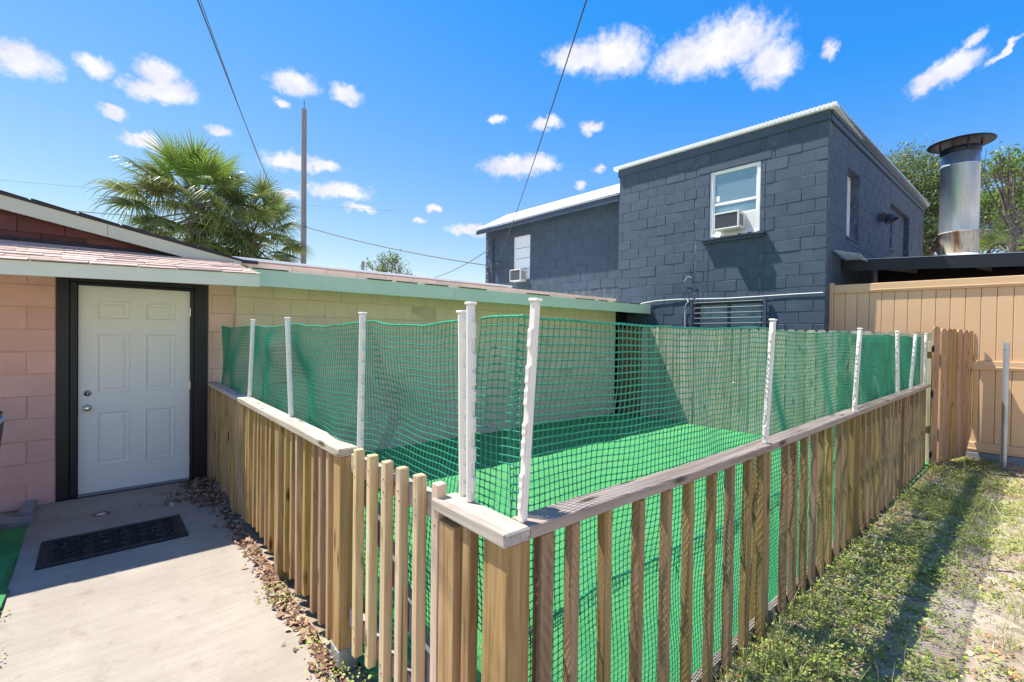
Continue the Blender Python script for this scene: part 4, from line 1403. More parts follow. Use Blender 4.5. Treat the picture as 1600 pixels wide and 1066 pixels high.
# ------------------------------------------------------------------ net stakes
def stake(label, base, top, side):
    bx, by, bz = base
    root = thing('net_stake', label, 'net stake', base, 'white plastic stakes that hold the green net')
    a, t = Vector(base), Vector(top)
    ax = (t - a)
    h = ax.length
    q = ax.to_track_quat('Z', 'Y')
    az = math.atan2(side[1], side[0])
    Mx = Matrix.Translation(a) @ (Matrix.Rotation(0, 4, 'Z')) @ (Vector((0, 0, 1)).rotation_difference(ax).to_matrix().to_4x4()) @ Matrix.Rotation(az, 4, 'Z')
    b = MB()
    # channel section: local +x is the clip side
    b.cbox((-0.0115, -0.012, 0.0), (0.0115, 0.012, h - 0.006), .0035)
    b.cbox((-0.005, -0.0155, 0.01), (0.005, 0.0155, h - 0.012), .002)
    b.xf(Mx); b.build('shaft', X['stake'], root)
    b = MB(); b.cbox((-0.0155, -0.0165, h - 0.006), (0.0155, 0.0165, h + 0.003), .003); b.xf(Mx); b.build('cap', X['stake'], root)
    z = 0.035
    r2 = random.Random(int(bx * 1000 + by * 77))
    while z < h - 0.06:
        L_ = r2.uniform(0.040, 0.062)
        b = MB()
        b.prism([(0.0105, z), (0.018, z + .003), (0.021, z + .010), (0.0195, z + L_ * .5), (0.021, z + L_ - .008), (0.017, z + L_), (0.0105, z + L_)], -0.006, 0.006)
        b.xf(Mx); b.build('clip', X['stake'], root)
        z += L_ + r2.choice((0.008, 0.012, 0.045))
    return root


Z0 = 1.0506
stake('white net stake standing on the front corner of the picket fence, nearest the viewer', (0.930, 1.020, Z0), (0.938, 0.985, 1.705), (-1, -0.15))
stake('white net stake on the short corner cap, right one of the touching pair', (0.908, 1.250, Z0), (0.904, 1.258, 1.705), (0.1, -1))
stake('white net stake at the latch end of the gate, left one of the touching pair', (0.926, 1.318, 1.02), (0.920, 1.330, 1.680), (0.1, -1))
stake('white net stake behind the hinge side of the gate, past the white cap end', (0.897, 2.115, 1.032), (0.897, 2.100, 1.695), (0.1, -1))
stake('white net stake midway along the sunlit white cap of the left picket run', (0.906, 3.235, Z0), (0.893, 3.285, 1.695), (0.1, -1))
stake('white net stake nearest the house door, where the fence cap turns dark', (0.914, 4.448, 1.044), (0.926, 4.395, 1.700), (0.1, -1))
stake('white net stake on the right run, first one behind the front corner stake', (2.620, 0.990, Z0), (2.648, 0.972, 1.702), (-1, 0.1))
stake('white net stake on the right run, where the two grey cap boards meet', (4.335, 1.000, Z0), (4.385, 0.985, 1.690), (-1, 0.1))
stake('white net stake on the right run, just in front of the thin leaning one', (6.022, 1.030, Z0), (5.975, 1.036, 1.694), (-1, 0.1))
stake('thin leaning white net stake just before the last one at the board gate', (6.860, 1.062, Z0), (6.985, 1.046, 1.674), (-1, 0.1))
stake('white net stake at the back end of the right run beside the board gate', (7.890, 1.085, Z0), (7.925, 1.085, 1.692), (-1, 0.1))


# ------------------------------------------------------------------ green net
def net_sheet(name, parent, pts, inward, zb, zt, cell, disp, mat, w=0.0045, t=0.0020, cord=0.0, wav=0.004, seed=0, row_shift=0.0, spacing=None):
    P = np.array(pts, float)
    seg = np.hypot(*(P[1:] - P[:-1]).T)
    cum = np.concatenate([[0], np.cumsum(seg)])
    L = cum[-1]
    n = max(3, int(round(L / cell)) + 1)
    u = np.linspace(0, L, n)
    rg = np.random.default_rng(seed)
    xy = np.stack([np.interp(u, cum, P[:, 0]), np.interp(u, cum, P[:, 1])], 1)
    T = np.gradient(xy, axis=0); T /= np.linalg.norm(T, axis=1)[:, None]
    Nn = np.stack([-T[:, 1], T[:, 0]], 1)
    if Nn.mean(0) @ np.array(inward) < 0: Nn = -Nn
    top = zt(u, L)
    mrows = int(round((top.mean() - zb) / cell)) + 1
    f = np.linspace(0, 1, mrows)
    Z = zb + (top[:, None] - zb) * f[None, :]
    U = np.repeat(u[:, None], mrows, 1)
    D = disp(U, Z)
    ph = rg.uniform(0, 6.28, 6)
    Z = Z + wav * 1.6 * np.sin(U * 5.1 + ph[0] + Z * 3) * (1 - f[None, :] * .6) + wav * 0.35 * np.sin(U * 23 + ph[1] + Z * 11)
    US = wav * 0.9 * np.sin(Z * 13 + U * 3.3 + ph[2]) + rg.normal(0, wav * 0.13, Z.shape)
    Z = Z + rg.normal(0, wav * 0.10, Z.shape)
    G = np.zeros((n, mrows, 3))
    G[..., 0] = xy[:, None, 0] + Nn[:, None, 0] * D + T[:, None, 0] * US
    G[..., 1] = xy[:, None, 1] + Nn[:, None, 1] * D + T[:, None, 1] * US
    G[..., 2] = Z
    N3 = np.concatenate([Nn, np.zeros((n, 1))], 1)[:, None, :]
    T3 = np.concatenate([T, np.zeros((n, 1))], 1)[:, None, :]
    up_ = np.array([0, 0, 1.0])
    # strands with knots: every strand is thickest where it crosses another and thinner between
    def strands(G, axis, off1, off2, wd):
        mid = (np.take(G, range(G.shape[axis] - 1), axis) + np.take(G, range(1, G.shape[axis]), axis)) / 2
        shp = list(G.shape); shp[axis] = 2 * shp[axis] - 1
        H = np.zeros(shp); W = np.ones(shp[:2] + [1]) * 0.80
        sl0 = [slice(None)] * 2; sl1 = [slice(None)] * 2
        sl0[axis] = slice(0, None, 2); sl1[axis] = slice(1, None, 2)
        H[tuple(sl0)] = G; H[tuple(sl1)] = mid
        W[tuple(sl0)] = 1.38
        if axis == 0:
            o1 = np.repeat(off1, 2, 0)[:shp[0]]; o2 = np.repeat(off2, 2, 0)[:shp[0]] if off2.ndim > 1 else off2
        else:
            o1, o2 = off1, off2
        ring = np.stack([H + o1 * t * W, H + o2 * wd / 2 * W, H - o1 * t * W, H - o2 * wd / 2 * W], 2)
        idx = np.arange(shp[0] * shp[1] * 4).reshape(shp[0], shp[1], 4)
        if axis == 0:
            a, c = idx[:-1], idx[1:]
        else:
            a, c = idx[:, :-1], idx[:, 1:]
        F = np.stack([a, np.roll(a, -1, 2), np.roll(c, -1, 2), c], -1).reshape(-1, 4)
        return ring.reshape(-1, 3), (F if axis == 0 else F[:, ::-1])
    V1, F1 = strands(G, 0, N3, up_, w)
    V2, F2 = strands(G, 1, N3, T3, w)
    V = np.concatenate([V1, V2])
    F = np.concatenate([F1, F2 + len(V1)])
    base = np.array((xy[:, 0].mean(), xy[:, 1].mean(), zb))
    o = place(name, fast_mesh(name, V - base, F, mat), base, parent)
    if cord:
        b = MB()
        pts3, rad = [], []
        for i in range(n):
            p = G[i, -1]
            pts3.append(p + np.array([0, 0, 0.001])); rad.append(cord * 0.78)
            if i < n - 1:
                q = G[i + 1, -1]
                pts3.append(p * .72 + q * .28 + np.array([0, 0, 0.002])); rad.append(cord)
                pts3.append(p * .28 + q * .72 + np.array([0, 0, 0.002])); rad.append(cord)
        b.tube(pts3, rad, 6)
        b.build('hem_cord', X['net_cord'], parent)
    return o, G


def dips(stops, depth, base):
    def f(u, L):
        z = np.full_like(u, base)
        s = [0] + list(stops) + [L]
        for a, c in zip(s[:-1], s[1:]):
            k = (u >= a) & (u <= c)
            z[k] -= depth * np.sin(np.pi * (u[k] - a) / max(c - a, 1e-3))
        return z
    return f


nl = thing('safety_net', 'green mesh net strung on stakes above the left picket run and the gate', 'net', (0.94, 3.6, 0))


def d_left(U, Z):
    k = np.clip((1.68 - Z) / 0.5, 0, 1)
    a = 0.022 * np.sin(U * 2.2 + 0.4 + 2.0 * Z) + 0.016 * np.sin(U * 5.3 + Z * 5.0) + 0.007 * np.sin(U * 11 - Z * 9)
    fold = -0.05 * np.exp(-((U - 2.15) / 0.22) ** 2) * np.exp(-((Z - 1.50) / 0.10) ** 2) + 0.045 * np.exp(-((U - 2.65) / 0.25) ** 2) * np.exp(-((Z - 1.3) / 0.14) ** 2)
    bulge = 0.05 * np.exp(-((U - 4.25) / 0.28) ** 2) * np.exp(-((Z - 1.22) / 0.16) ** 2)
    return 0.03 + (0.25 + k) * a + fold + bulge


left_path = [(0.926, 5.99), (0.930, 4.44), (0.920, 3.26), (0.916, 2.11), (0.930, 1.345)]
net_sheet('mesh', nl, left_path, (1, 0), 0.60, dips([1.55, 2.73, 3.88], 0.018, 1.655), 0.0255, d_left, X['net'], cord=0.0048, seed=1, w=0.0042, wav=0.006)
net_sheet('lower_mesh', nl, [(0.956, 5.99), (0.956, 1.345)], (1, 0), 0.03, lambda u, L: np.full_like(u, 0.66), 0.0245,
          lambda U, Z: 0.010 + 0.012 * np.sin(U * 4.1 + Z * 6) + 0.006 * np.sin(U * 12 + 3 * Z), X['net'], cord=0.005, seed=2, w=0.0036)

nr = thing('safety_net', 'green mesh net strung on stakes above the long right picket fence and its front corner', 'net', (4.4, 1.08, 0))


def d_corner(U, Z):
    return 0.012 + 0.012 * np.sin(U * 9 + Z * 4)


net_sheet('corner_mesh', nr, [(0.932, 1.262), (0.938, 1.064)], (1, 0), 0.60, lambda u, L: np.full_like(u, 1.655) + 0.006 * np.sin(u * 12), 0.0255, d_corner, X['net'], cord=0.0048, seed=3, wav=0.006)


def d_right(U, Z):
    k = np.clip((1.68 - Z) / 0.45, 0, 1)
    return 0.006 + (0.3 + k) * (0.018 * np.sin(U * 2.4 + 1.2 * Z) + 0.012 * np.sin(U * 5.9 + Z * 4.4 + 1) + 0.005 * np.sin(U * 13 + Z * 8)) + 0.02 * k


rp = [(0.955, 1.060)] + [(x, capy(x) + 0.098) for x in (1.4, 1.8, 2.3, 2.8, 3.3, 3.9, 4.42, 5.4, 6.1, 7.0, 7.64, 7.95)]
net_sheet('mesh', nr, rp, (0, 1), 0.60, dips([1.68, 3.42, 5.05, 5.95], 0.02, 1.660), 0.0262, d_right, X['net'], cord=0.0048, seed=4)
rp2 = [(x, y + 0.03) for x, y in rp if x > 4.2]
net_sheet('second_mesh', nr, rp2, (0, 1), 0.60, dips([1.68], 0.03, 1.655), 0.0255, lambda U, Z: 0.006 + 0.014 * np.sin(U * 3.7 + 2 * Z) + 0.01 * np.sin(U * 8 + 5 * Z), X['net'], seed=5, w=0.0036)
rp3 = [(x, y + 0.012) for x, y in rp]
net_sheet('lower_mesh', nr, rp3, (0, 1), 0.03, lambda u, L: 0.655 + 0.012 * np.sin(u * 2.1) + 0.006 * np.sin(u * 7), 0.0245,
          lambda U, Z: 0.012 + 0.012 * np.sin(U * 4.4 + Z * 7) + 0.005 * np.sin(U * 12 + 3 * Z), X['net'], cord=0.006, seed=6, w=0.0036)
b = MB()
rr = random.Random(5)
for i in range(26):                                           # tie threads along the seam
    x = rr.uniform(1.0, 5.0); y = capy(x) + 0.085
    b.tube([(x, y, 0.64), (x + rr.uniform(-.01, .01), y - .012, 0.62), (x + rr.uniform(-.015, .015), y - .008, 0.64 - rr.uniform(.03, .08))], 0.0018, 4)
tag(b.build('tie_threads', X['net_cord'], nr), kind='stuff')

# ------------------------------------------------------------------ board fence at the back of the pen
def dog_ear(w, h, t, mat, ear=0.03, cut0=0.0, cut1=0.0, name='board'):
    """Board in local x (width), y (thickness), z (height); cut0/cut1 lift the two bottom corners."""
    b = MB()
    b.prism([(0, cut0), (w, cut1), (w, h - ear * 1.25), (w - ear * .55, h - ear * .35), (w - ear * 1.25, h), (ear * 1.25, h), (ear * .55, h - ear * .35), (0, h - ear * 1.25)], 0, t, 'y')
    return b.mesh(name, mat)


bf = thing('board_fence', 'weathered grey dog-eared board fence closing the back of the green pen', 'fence', (8.2, 3.5, 0))
rr = random.Random(23)
bm_ = {}
y = 6.04
i = 0
while y > 1.10:
    w = 0.139
    zt = 1.80 + (1.715 - 1.80) * min(1, max(0, (5.4 - y) / 4.2)) ** 1.2 + rr.uniform(-.006, .006)
    mt = 'brown_board' if y > 5.52 else 'back_board'
    k = (mt, rr.randrange(3))
    if k not in bm_:
        bm_[k] = dog_ear(w - 0.004 - 0.002 * k[1], 1.78, 0.017, X[mt], 0.034)
    place('board', bm_[k], (8.19 + rr.uniform(-.004, .004), y, zt - 1.78), bf, rot=(0, 0, R(-90)))
    y -= w + rr.uniform(0.0, 0.003)
    i += 1
for z in (0.35, 0.95, 1.5):
    b = MB(); b.cbox((8.213, 1.05, z), (8.25, 6.03, z + .085), .003); b.build('rail', X['rail_y'], bf)
b = MB(); b.cbox((8.16, 1.035, -0.03), (8.25, 1.095, 1.60), .004); b.build('post', X['back_board'], bf)
b = MB(); b.cbox((8.2165, 5.95, -0.05), (8.3, 6.04, 1.75), .004); b.build('post', X['brown_board'], bf)
b = MB(); b.lathe([(0.0, 0.0), (0.016, 0.0), (0.018, 0.004), (0.008, 0.012), (0.0, 0.013)], 10, close=False); b.xf(Matrix.Translation((8.185, 3.62, 0.83)) @ Matrix.Rotation(R(-90), 4, 'Y')); b.build('bolt', X['galv'], bf)

# ------------------------------------------------------------------ open board gate
bg_ = thing('board_gate', 'open brown board gate with a slanted lower edge, hinged behind the picket fence end', 'gate', (7.93, 1.0, 0.03))
ga = R(-13.5)
gd = Vector((math.cos(ga), math.sin(ga), 0))
tops = (1.785, 1.765, 1.765, 1.765, 1.76, 1.755, 1.75, 1.745)
x = 0.0
rr = random.Random(8)
for k in range(8):
    w = 0.150 if k else 0.165
    gap = 0.055 if k == 0 else 0.006
    c0 = c1 = 0.035
    def cut(s):
        return 0.035 if s < 1.05 else (0.035 + (s - 1.05) / 0.10 * 0.28 if s < 1.15 else (0.32 + (s - 1.15) / 0.26 * 0.88))
    p = Vector((7.925, 1.015, 0)) + gd * x
    me = dog_ear(w, tops[k], 0.018, X['gate_board'], 0.028, cut(x), cut(x + w))
    place('board', me, p + Vector((0, rr.uniform(-.004, .004), 0)), bg_, rot=(rr.gauss(0, .004), rr.gauss(0, .006), ga))
    x += w + gap
Gm = Matrix.Translation((7.925, 1.015, 0)) @ Matrix.Rotation(ga, 4, 'Z')
for z, l_ in ((0.42, 1.02), (1.38, 1.38)):
    b = MB(); b.cbox((0.0, 0.024, z), (l_, 0.06, z + .085), .003); b.xf(Gm); b.build('rail', X['gate_board'], bg_)
for z in (0.16, 0.93, 1.50):
    b = MB(); b.cbox((-0.045, -0.006, z - .03), (0.03, -0.001, z + .03), .001); b.tube([(-.012, -.008, z - .045), (-.012, -.008, z + .045)], .009, 8); b.xf(Gm); b.build('hinge', X['dark_hardware'], bg_)

# ------------------------------------------------------------------ tan vinyl fence
tf = thing('vinyl_fence', 'tall tan vinyl privacy fence with a mid rail beside the slate building', 'fence', (9.03, 1.0, 0))
ta = R(-4.98)
TD = Vector((-math.sin(ta), -math.cos(ta), 0))                 # left to right
TD = Vector((0.0868, -0.9962, 0))
TM = Matrix.Translation((8.945, 2.40, 0)) @ Matrix.Rotation(math.atan2(TD.y, TD.x), 4, 'Z')


def tb(b, name, mat='tan'):
    b.xf(TM); return b.build(name, X[mat], tf)


for s in (-0.09, 2.30 + 0.16):
    b = MB(); b.cbox((s, -0.03, 0.0), (s + 0.115, 0.085, 2.50), .006); b.cbox((s - .008, -.038, 2.501), (s + .123, .093, 2.522), .004); tb(b, 'post')
for (a, c) in ((0.027, 2.458), (2.577, 4.9)):
    for (z0, z1) in ((2.345, 2.485), (1.215, 1.340), (0.085, 0.215)):
        b = MB(); b.cbox((a, -0.022, z0), (c, 0.062, z1), .006); b.cbox((a + .001, -0.027, z0 + .028), (c - .001, -0.0, z0 + .046), .003); tb(b, 'rail')
    s = a + 0.002
    bw = 0.1545
    while s < c - 0.03:
        w = min(bw - 0.004, c - s)
        for (z0, z1) in ((1.3405, 2.3445), (0.2155, 1.2145)):
            b = MB(); b.cbox((s, 0.004, z0), (s + w, 0.036, z1), .005); tb(b, 'board')
        s += bw
b = MB(); b.cbox((-0.1, -0.025, -0.12), (4.9, 0.10, 0.075), .008); tb(b, 'footing', 'footing')

tag_p = thing('steel_post', 'bare galvanised steel post standing in front of the tan fence', 'post', (8.76, 0.412, -0.06))
b = MB(); b.lathe([(0.030, 0.0), (0.030, 1.655), (0.027, 1.655), (0.027, 1.60), (0.0, 1.60)], 20, (8.76, 0.412, -0.06), close=False); b.build('pipe', X['galv'], tag_p, smooth=False)
b = MB(); b.lathe([(0.0315, 0.0), (0.0325, 0.004), (0.0325, 0.03), (0.0315, 0.034)], 20, (8.76, 0.412, 1.50), close=False); b.build('pipe_seam', X['galv'], tag_p)
b = MB(); b.tube([(8.55, 0.37, -0.03), (8.62, 0.385, 0.0), (8.70, 0.36, 0.045), (8.74, 0.33, 0.07)], [.006, .007, .006, .004], 6)
tag(b.build('fallen_stick', X['bark_grey']), 'pale bent stick lying at the foot of the steel post', 'stick')

# ------------------------------------------------------------------ black lean-to roof and its flue
sr = thing('lean_to_roof', 'flat lean-to roof with a deep black fascia behind the tan fence', 'roof', (10.5, 0.5, 2.6))
def roof_z(x, y):
    return 2.955 + (y - 2.4) * 0.058 + (x - 9.5) * 0.075
b = MB()
b.hull6([(9.52, 2.36, roof_z(9.5, 2.36) - .05), (9.74, -3.6, roof_z(9.7, -3.6) - .05), (14, -3.6, roof_z(14, -3.6) - .05), (14, 2.36, roof_z(14, 2.36) - .05),
         (9.52, 2.36, roof_z(9.5, 2.36)), (9.74, -3.6, roof_z(9.7, -3.6)), (14, -3.6, roof_z(14, -3.6)), (14, 2.36, roof_z(14, 2.36))])
b.build('roof_deck', X['black_metal'], sr)
b = MB()
for i in range(48):
    y0 = 2.36 - i * 0.124
    xa = 9.49 + (2.36 - y0) * 0.0365
    b.hull6([(xa, y0, roof_z(xa, y0) + .003), (xa, y0 - .118, roof_z(xa, y0) - .004), (14, y0 - .118, roof_z(14, y0) - .004), (14, y0, roof_z(14, y0) + .003),
             (xa, y0, roof_z(xa, y0) + .012), (xa, y0 - .118, roof_z(xa, y0) + .004), (14, y0 - .118, roof_z(14, y0) + .004), (14, y0, roof_z(14, y0) + .012)])
b.build('roof_sheet', X['galv'], sr)
b = MB()
b.hull6([(9.49, 2.40, 2.772), (9.71, -3.6, 2.772 - .345), (9.73, -3.6, 2.772 - .345), (9.51, 2.40, 2.772),
         (9.49, 2.40, roof_z(9.5, 2.4) - .003), (9.71, -3.6, roof_z(9.7, -3.6) - .003), (9.73, -3.6, roof_z(9.7, -3.6) - .003), (9.51, 2.40, roof_z(9.5, 2.4) - .003)])
b.build('roof_fascia', X['black_metal'], sr)
b = MB()
for i in range(14):
    xx = 9.0 + i * 0.05
    zz = 3.06 + (0.012 if i % 2 else 0) - i * .006
    b.hull6([(xx, 2.40, zz), (xx + .05, 2.40, zz + (.012 if i % 2 == 0 else -.012)), (xx + .05, 2.05, zz - .10), (xx, 2.05, zz - .10),
             (xx, 2.40, zz + .004), (xx + .05, 2.40, zz + .004 + (.012 if i % 2 == 0 else -.012)), (xx + .05, 2.05, zz - .096), (xx, 2.05, zz - .096)])
b.build('corrugated_offcut', X['white_metal'], sr)
for yy in (1.75, 0.75, -0.35, -1.5, -2.6):
    b = MB(); zz = roof_z(9.6, yy)
    b.hull6([(9.55 + (2.4 - yy) * .037, yy, zz - .19), (13.9, yy, roof_z(13.9, yy) - .19), (13.9, yy + .04, roof_z(13.9, yy) - .19), (9.55 + (2.4 - yy) * .037, yy + .04, zz - .19),
             (9.55 + (2.4 - yy) * .037, yy, zz - .055), (13.9, yy, roof_z(13.9, yy) - .055), (13.9, yy + .04, roof_z(13.9, yy) - .055), (9.55 + (2.4 - yy) * .037, yy + .04, zz - .055)])
    b.build('rafter', X['rail_x'], sr)
for (x_, y_) in ((9.85, -3.4), (13.8, -3.4), (13.8, 2.2)):
    b = MB(); b.cbox((x_ - .05, y_ - .05, -.05), (x_ + .05, y_ + .05, roof_z(x_, y_) - .056), .005); b.build('post', X['black_metal'], sr)
b = MB(); b.hull6([(11.7, -3.5, -0.05), (11.8, -3.5, -0.05), (11.8, 2.36, -0.05), (11.7, 2.36, -0.05), (11.7, -3.5, roof_z(11.7, -3.5) - .052), (11.8, -3.5, roof_z(11.7, -3.5) - .052), (11.8, 2.36, roof_z(11.7, 2.36) - .052), (11.7, 2.36, roof_z(11.7, 2.36) - .052)]); b.build('shade_backing', X['black'], sr)  # black sheet added to paint in the dark under the lean-to roof

FX, FY, FR = 11.0, 1.118, 0.252
fz0 = roof_z(FX, FY) + 0.01
fl = thing('flue_stack', 'wide galvanised flue with a dark disc cap and a rusty foot on the lean-to roof', 'chimney', (FX, FY, fz0))
b = MB(); b.lathe([(FR, 0.42), (FR, 1.56), (FR + .006, 1.562), (FR + .006, 1.585), (FR, 1.587), (FR, 1.87), (FR - .004, 1.87), (FR - .004, 1.0)], 48, (FX, FY, fz0), close=False); b.build('pipe', X['flue'], fl, smooth=True)
b = MB(); b.lathe([(FR + .03, 0.0), (FR + .012, .03), (FR + .007, .06), (FR + .006, 0.43), (FR + .010, 0.432), (FR + .010, 0.45), (FR + .001, 0.452)], 48, (FX, FY, fz0), close=False); b.build('pipe_foot', X['flue_rust'], fl, smooth=True)
b = MB(); b.lathe([(FR + .003, 1.78), (FR + .007, 1.785), (FR + .007, 1.87), (FR + .003, 1.875)], 48, (FX, FY, fz0), close=False); b.build('collar', X['cap_metal'], fl, smooth=True)
b = MB(); b.lathe([(0.0, 1.985), (0.30, 1.975), (0.430, 1.955), (0.436, 1.96), (0.436, 1.970), (0.30, 2.005), (0.0, 2.03)], 56, (FX, FY, fz0), close=False); b.build('cap', X['cap_metal'], fl, smooth=True)
for a in range(4):
    an = R(25 + 90 * a)
    b = MB(); b.tube([(FX + (FR + .01) * math.cos(an), FY + (FR + .01) * math.sin(an), fz0 + 1.79), (FX + (FR + .02) * math.cos(an), FY + (FR + .02) * math.sin(an), fz0 + 1.97)], 0.014, 6); b.build('cap_strut', X['cap_metal'], fl)
b = MB()
rr = random.Random(3)
prof = []
for k in range(28):
    a = 2 * math.pi * k / 28
    ro = FR + 0.16 + rr.uniform(-.05, .06)
    prof.append((FX + ro * math.cos(a), FY + ro * math.sin(a), fz0 + 0.004))
inn_ = [(FX + (FR + .012) * math.cos(2 * math.pi * k / 28), FY + (FR + .012) * math.sin(2 * math.pi * k / 28), fz0 + 0.075 + rr.uniform(-.015, .015)) for k in range(28)]
mid_ = [(FX + (FR + .07) * math.cos(2 * math.pi * k / 28), FY + (FR + .07) * math.sin(2 * math.pi * k / 28), fz0 + 0.035 + rr.uniform(-.012, .02)) for k in range(28)]
for A, B in ((prof, mid_), (mid_, inn_)):
    for k in range(28):
        j = (k + 1) % 28
        b.poly([A[k], A[j], B[j], B[k]])
b.build('flashing', X['cable_white'], fl)

# ------------------------------------------------------------------ things by the door
mat_c = Vector((0.06, 4.655, 0.001))
dm = thing('doormat', 'black rubber doormat with raised scroll pattern on the concrete before the white door', 'doormat', mat_c)
mw, md = 0.845, 0.535
MM = Matrix.Translation(mat_c) @ Matrix.Rotation(R(1.0), 4, 'Z')
b = MB(); b.cbox((-mw / 2, -md / 2, 0), (mw / 2, md / 2, 0.006), .002); b.xf(MM); b.build('base', X['rubber'], dm)
b = MB()
for (x0, x1, y0, y1) in ((-mw / 2, mw / 2, -md / 2, -md / 2 + .05), (-mw / 2, mw / 2, md / 2 - .05, md / 2), (-mw / 2, -mw / 2 + .05, -md / 2 + .052, md / 2 - .052), (mw / 2 - .05, mw / 2, -md / 2 + .052, md / 2 - .052)):
    b.cbox((x0, y0, .0055), (x1, y1, .013), .003)
b.xf(MM); b.build('border', X['rubber'], dm)
b = MB()
nx, ny = 7, 4
cw, ch = (mw - .11) / nx, (md - .11) / ny
for i in range(nx):
    for j in range(ny):
        cx, cy = -mw / 2 + .055 + cw * (i + .5), -md / 2 + .055 + ch * (j + .5)
        sx, sy = (1 if i % 2 else -1), (1 if j % 2 else -1)
        for (ox, oy, r_, a0, a1) in ((0, 0, .036, 0, 300), (.018, .012, .016, 120, 400), (-.02, -.03, .022, -40, 200)):
            pts = [(cx + sx * (ox + r_ * math.cos(R(a)) * 1.05), cy + sy * (oy + r_ * math.sin(R(a))), .009) for a in np.linspace(a0, a1, 14)]
            b.tube(pts, .0055, 5)
        if i < nx - 1:
            b.tube([(cx + cw * .5, cy - ch * .4, .008), (cx + cw * .45, cy, .010), (cx + cw * .5, cy + ch * .4, .008)], .004, 5)
b.xf(MM); b.build('scroll', X['rubber'], dm, smooth=True)
b = MB()
rr = random.Random(6)
for k in range(46):
    x, y = rr.uniform(-mw / 2 + .06, mw / 2 - .06), rr.uniform(-md / 2 + .06, md / 2 - .06)
    b.cbox((x, y, .0062), (x + rr.uniform(.004, .018), y + rr.uniform(.003, .009), .0085), .001, jit=.0006)
b.xf(MM); tag(b.build('grit', X['concrete'], dm), kind='stuff')

dc = thing('drain_cover', 'small round rusty cleanout cover set in the concrete between doormat and door', 'drain cover', (-0.035, 5.375, 0))
b = MB(); b.lathe([(0.034, 0.001), (0.036, 0.006), (0.056, 0.006), (0.060, 0.001)], 28, (-0.035, 5.375, 0), close=False); b.build('ring', X['rust'], dc)
b = MB(); b.lathe([(0.0335, 0.001), (0.032, 0.0045), (0.012, 0.0045), (0.010, 0.007), (0.0, 0.007)], 28, (-0.035, 5.375, 0), close=False); b.build('plug', X['pale_plastic'], dc)

b = MB(); b.cbox((-0.565, 5.68, -0.06), (-0.475, 6.02, 0.055), .010, jit=.006)
tag(b.build('edging_block', X['grey_block']), 'rough grey concrete block against the pink wall left of the path', 'block')
b = MB(); b.cbox((-1.9, 5.50, -0.06), (-0.70, 5.64, 0.028), .008, jit=.004); b.cbox((-0.697, 5.49, -0.06), (-0.462, 5.635, 0.032), .008, jit=.004)
tag(b.build('concrete_edging', X['grey_block']), 'low dark concrete edging along the end of the side turf', 'edging')

bn = thing('wheelie_bin', 'dark bin with a pale lid rim cut off by the left picture edge', 'bin', (-0.86, 4.98, 0))
b = MB()
b.hull6([(-1.06, 4.80, 0.0), (-0.68, 4.80, 0.0), (-0.68, 5.2, 0.0), (-1.06, 5.2, 0.0), (-1.14, 4.74, 0.90), (-0.595, 4.74, 0.90), (-0.595, 5.26, 0.90), (-1.14, 5.26, 0.90)])
b.build('body', X['bin'], bn)
b = MB(); b.cbox((-1.16, 4.72, 0.902), (-0.578, 5.28, 0.935), .012); b.build('rim', X['pale_plastic'], bn)
b = MB(); b.cbox((-1.15, 4.73, 0.936), (-0.60, 5.27, 0.975), .016); b.build('lid', X['bin'], bn)
for y in (4.72, 5.28):
    b = MB(); b.lathe([(0, -.02), (.09, -.02), (.09, .02), (0, .02)], 18, close=False); b.xf(Matrix.Translation((-1.1, y, .09)) @ Matrix.Rotation(R(90), 4, 'X')); b.build('wheel', X['rubber'], bn)

# ------------------------------------------------------------------ poles and wires
pole_p = at_depth(475, 300, 19.0); pole_top = at_depth(474, 172, 19.0).z
b = MB(); b.tube([(pole_p.x, pole_p.y, -0.1), (pole_p.x, pole_p.y, pole_top * .5), (pole_p.x - .02, pole_p.y, pole_top)], [.118, .108, .098], 14)
up_ = thing('utility_pole', 'tall bare wooden utility pole rising behind the low house', 'utility pole', (pole_p.x, pole_p.y, 0))
b.build('shaft', X['pole'], up_)
b = MB(); b.tube([(pole_p.x - .02, pole_p.y, pole_top), (pole_p.x - .02, pole_p.y, pole_top + .35)], .012, 6); b.build('pin', X['dark_hardware'], up_)
q = at_depth(567, 425, 42.0); qt = at_depth(567, 409, 42.0).z
b = MB(); b.tube([(q.x, q.y, -.1), (q.x, q.y, qt)], [.16, .14], 10)
tag(b.build('utility_pole', X['pole']), 'short far pole just clearing the roof left of the small tree', 'utility pole')


def wire(label, pts, r, n=14, sag=0.0):
    P = [Vector(p) for p in pts]
    out = []
    for a, c in zip(P[:-1], P[1:]):
        for i in range(n):
            t = i / n
            p = a.lerp(c, t); p.z -= sag * 4 * t * (1 - t)
            out.append(p)
    out.append(P[-1])
    b = MB(); b.tube(out, r, 5)
    return tag(b.build('overhead_wire', X['wire']), label, 'wire', 'overhead wires')


def ext(a, c, k):
    return a + (c - a) * k


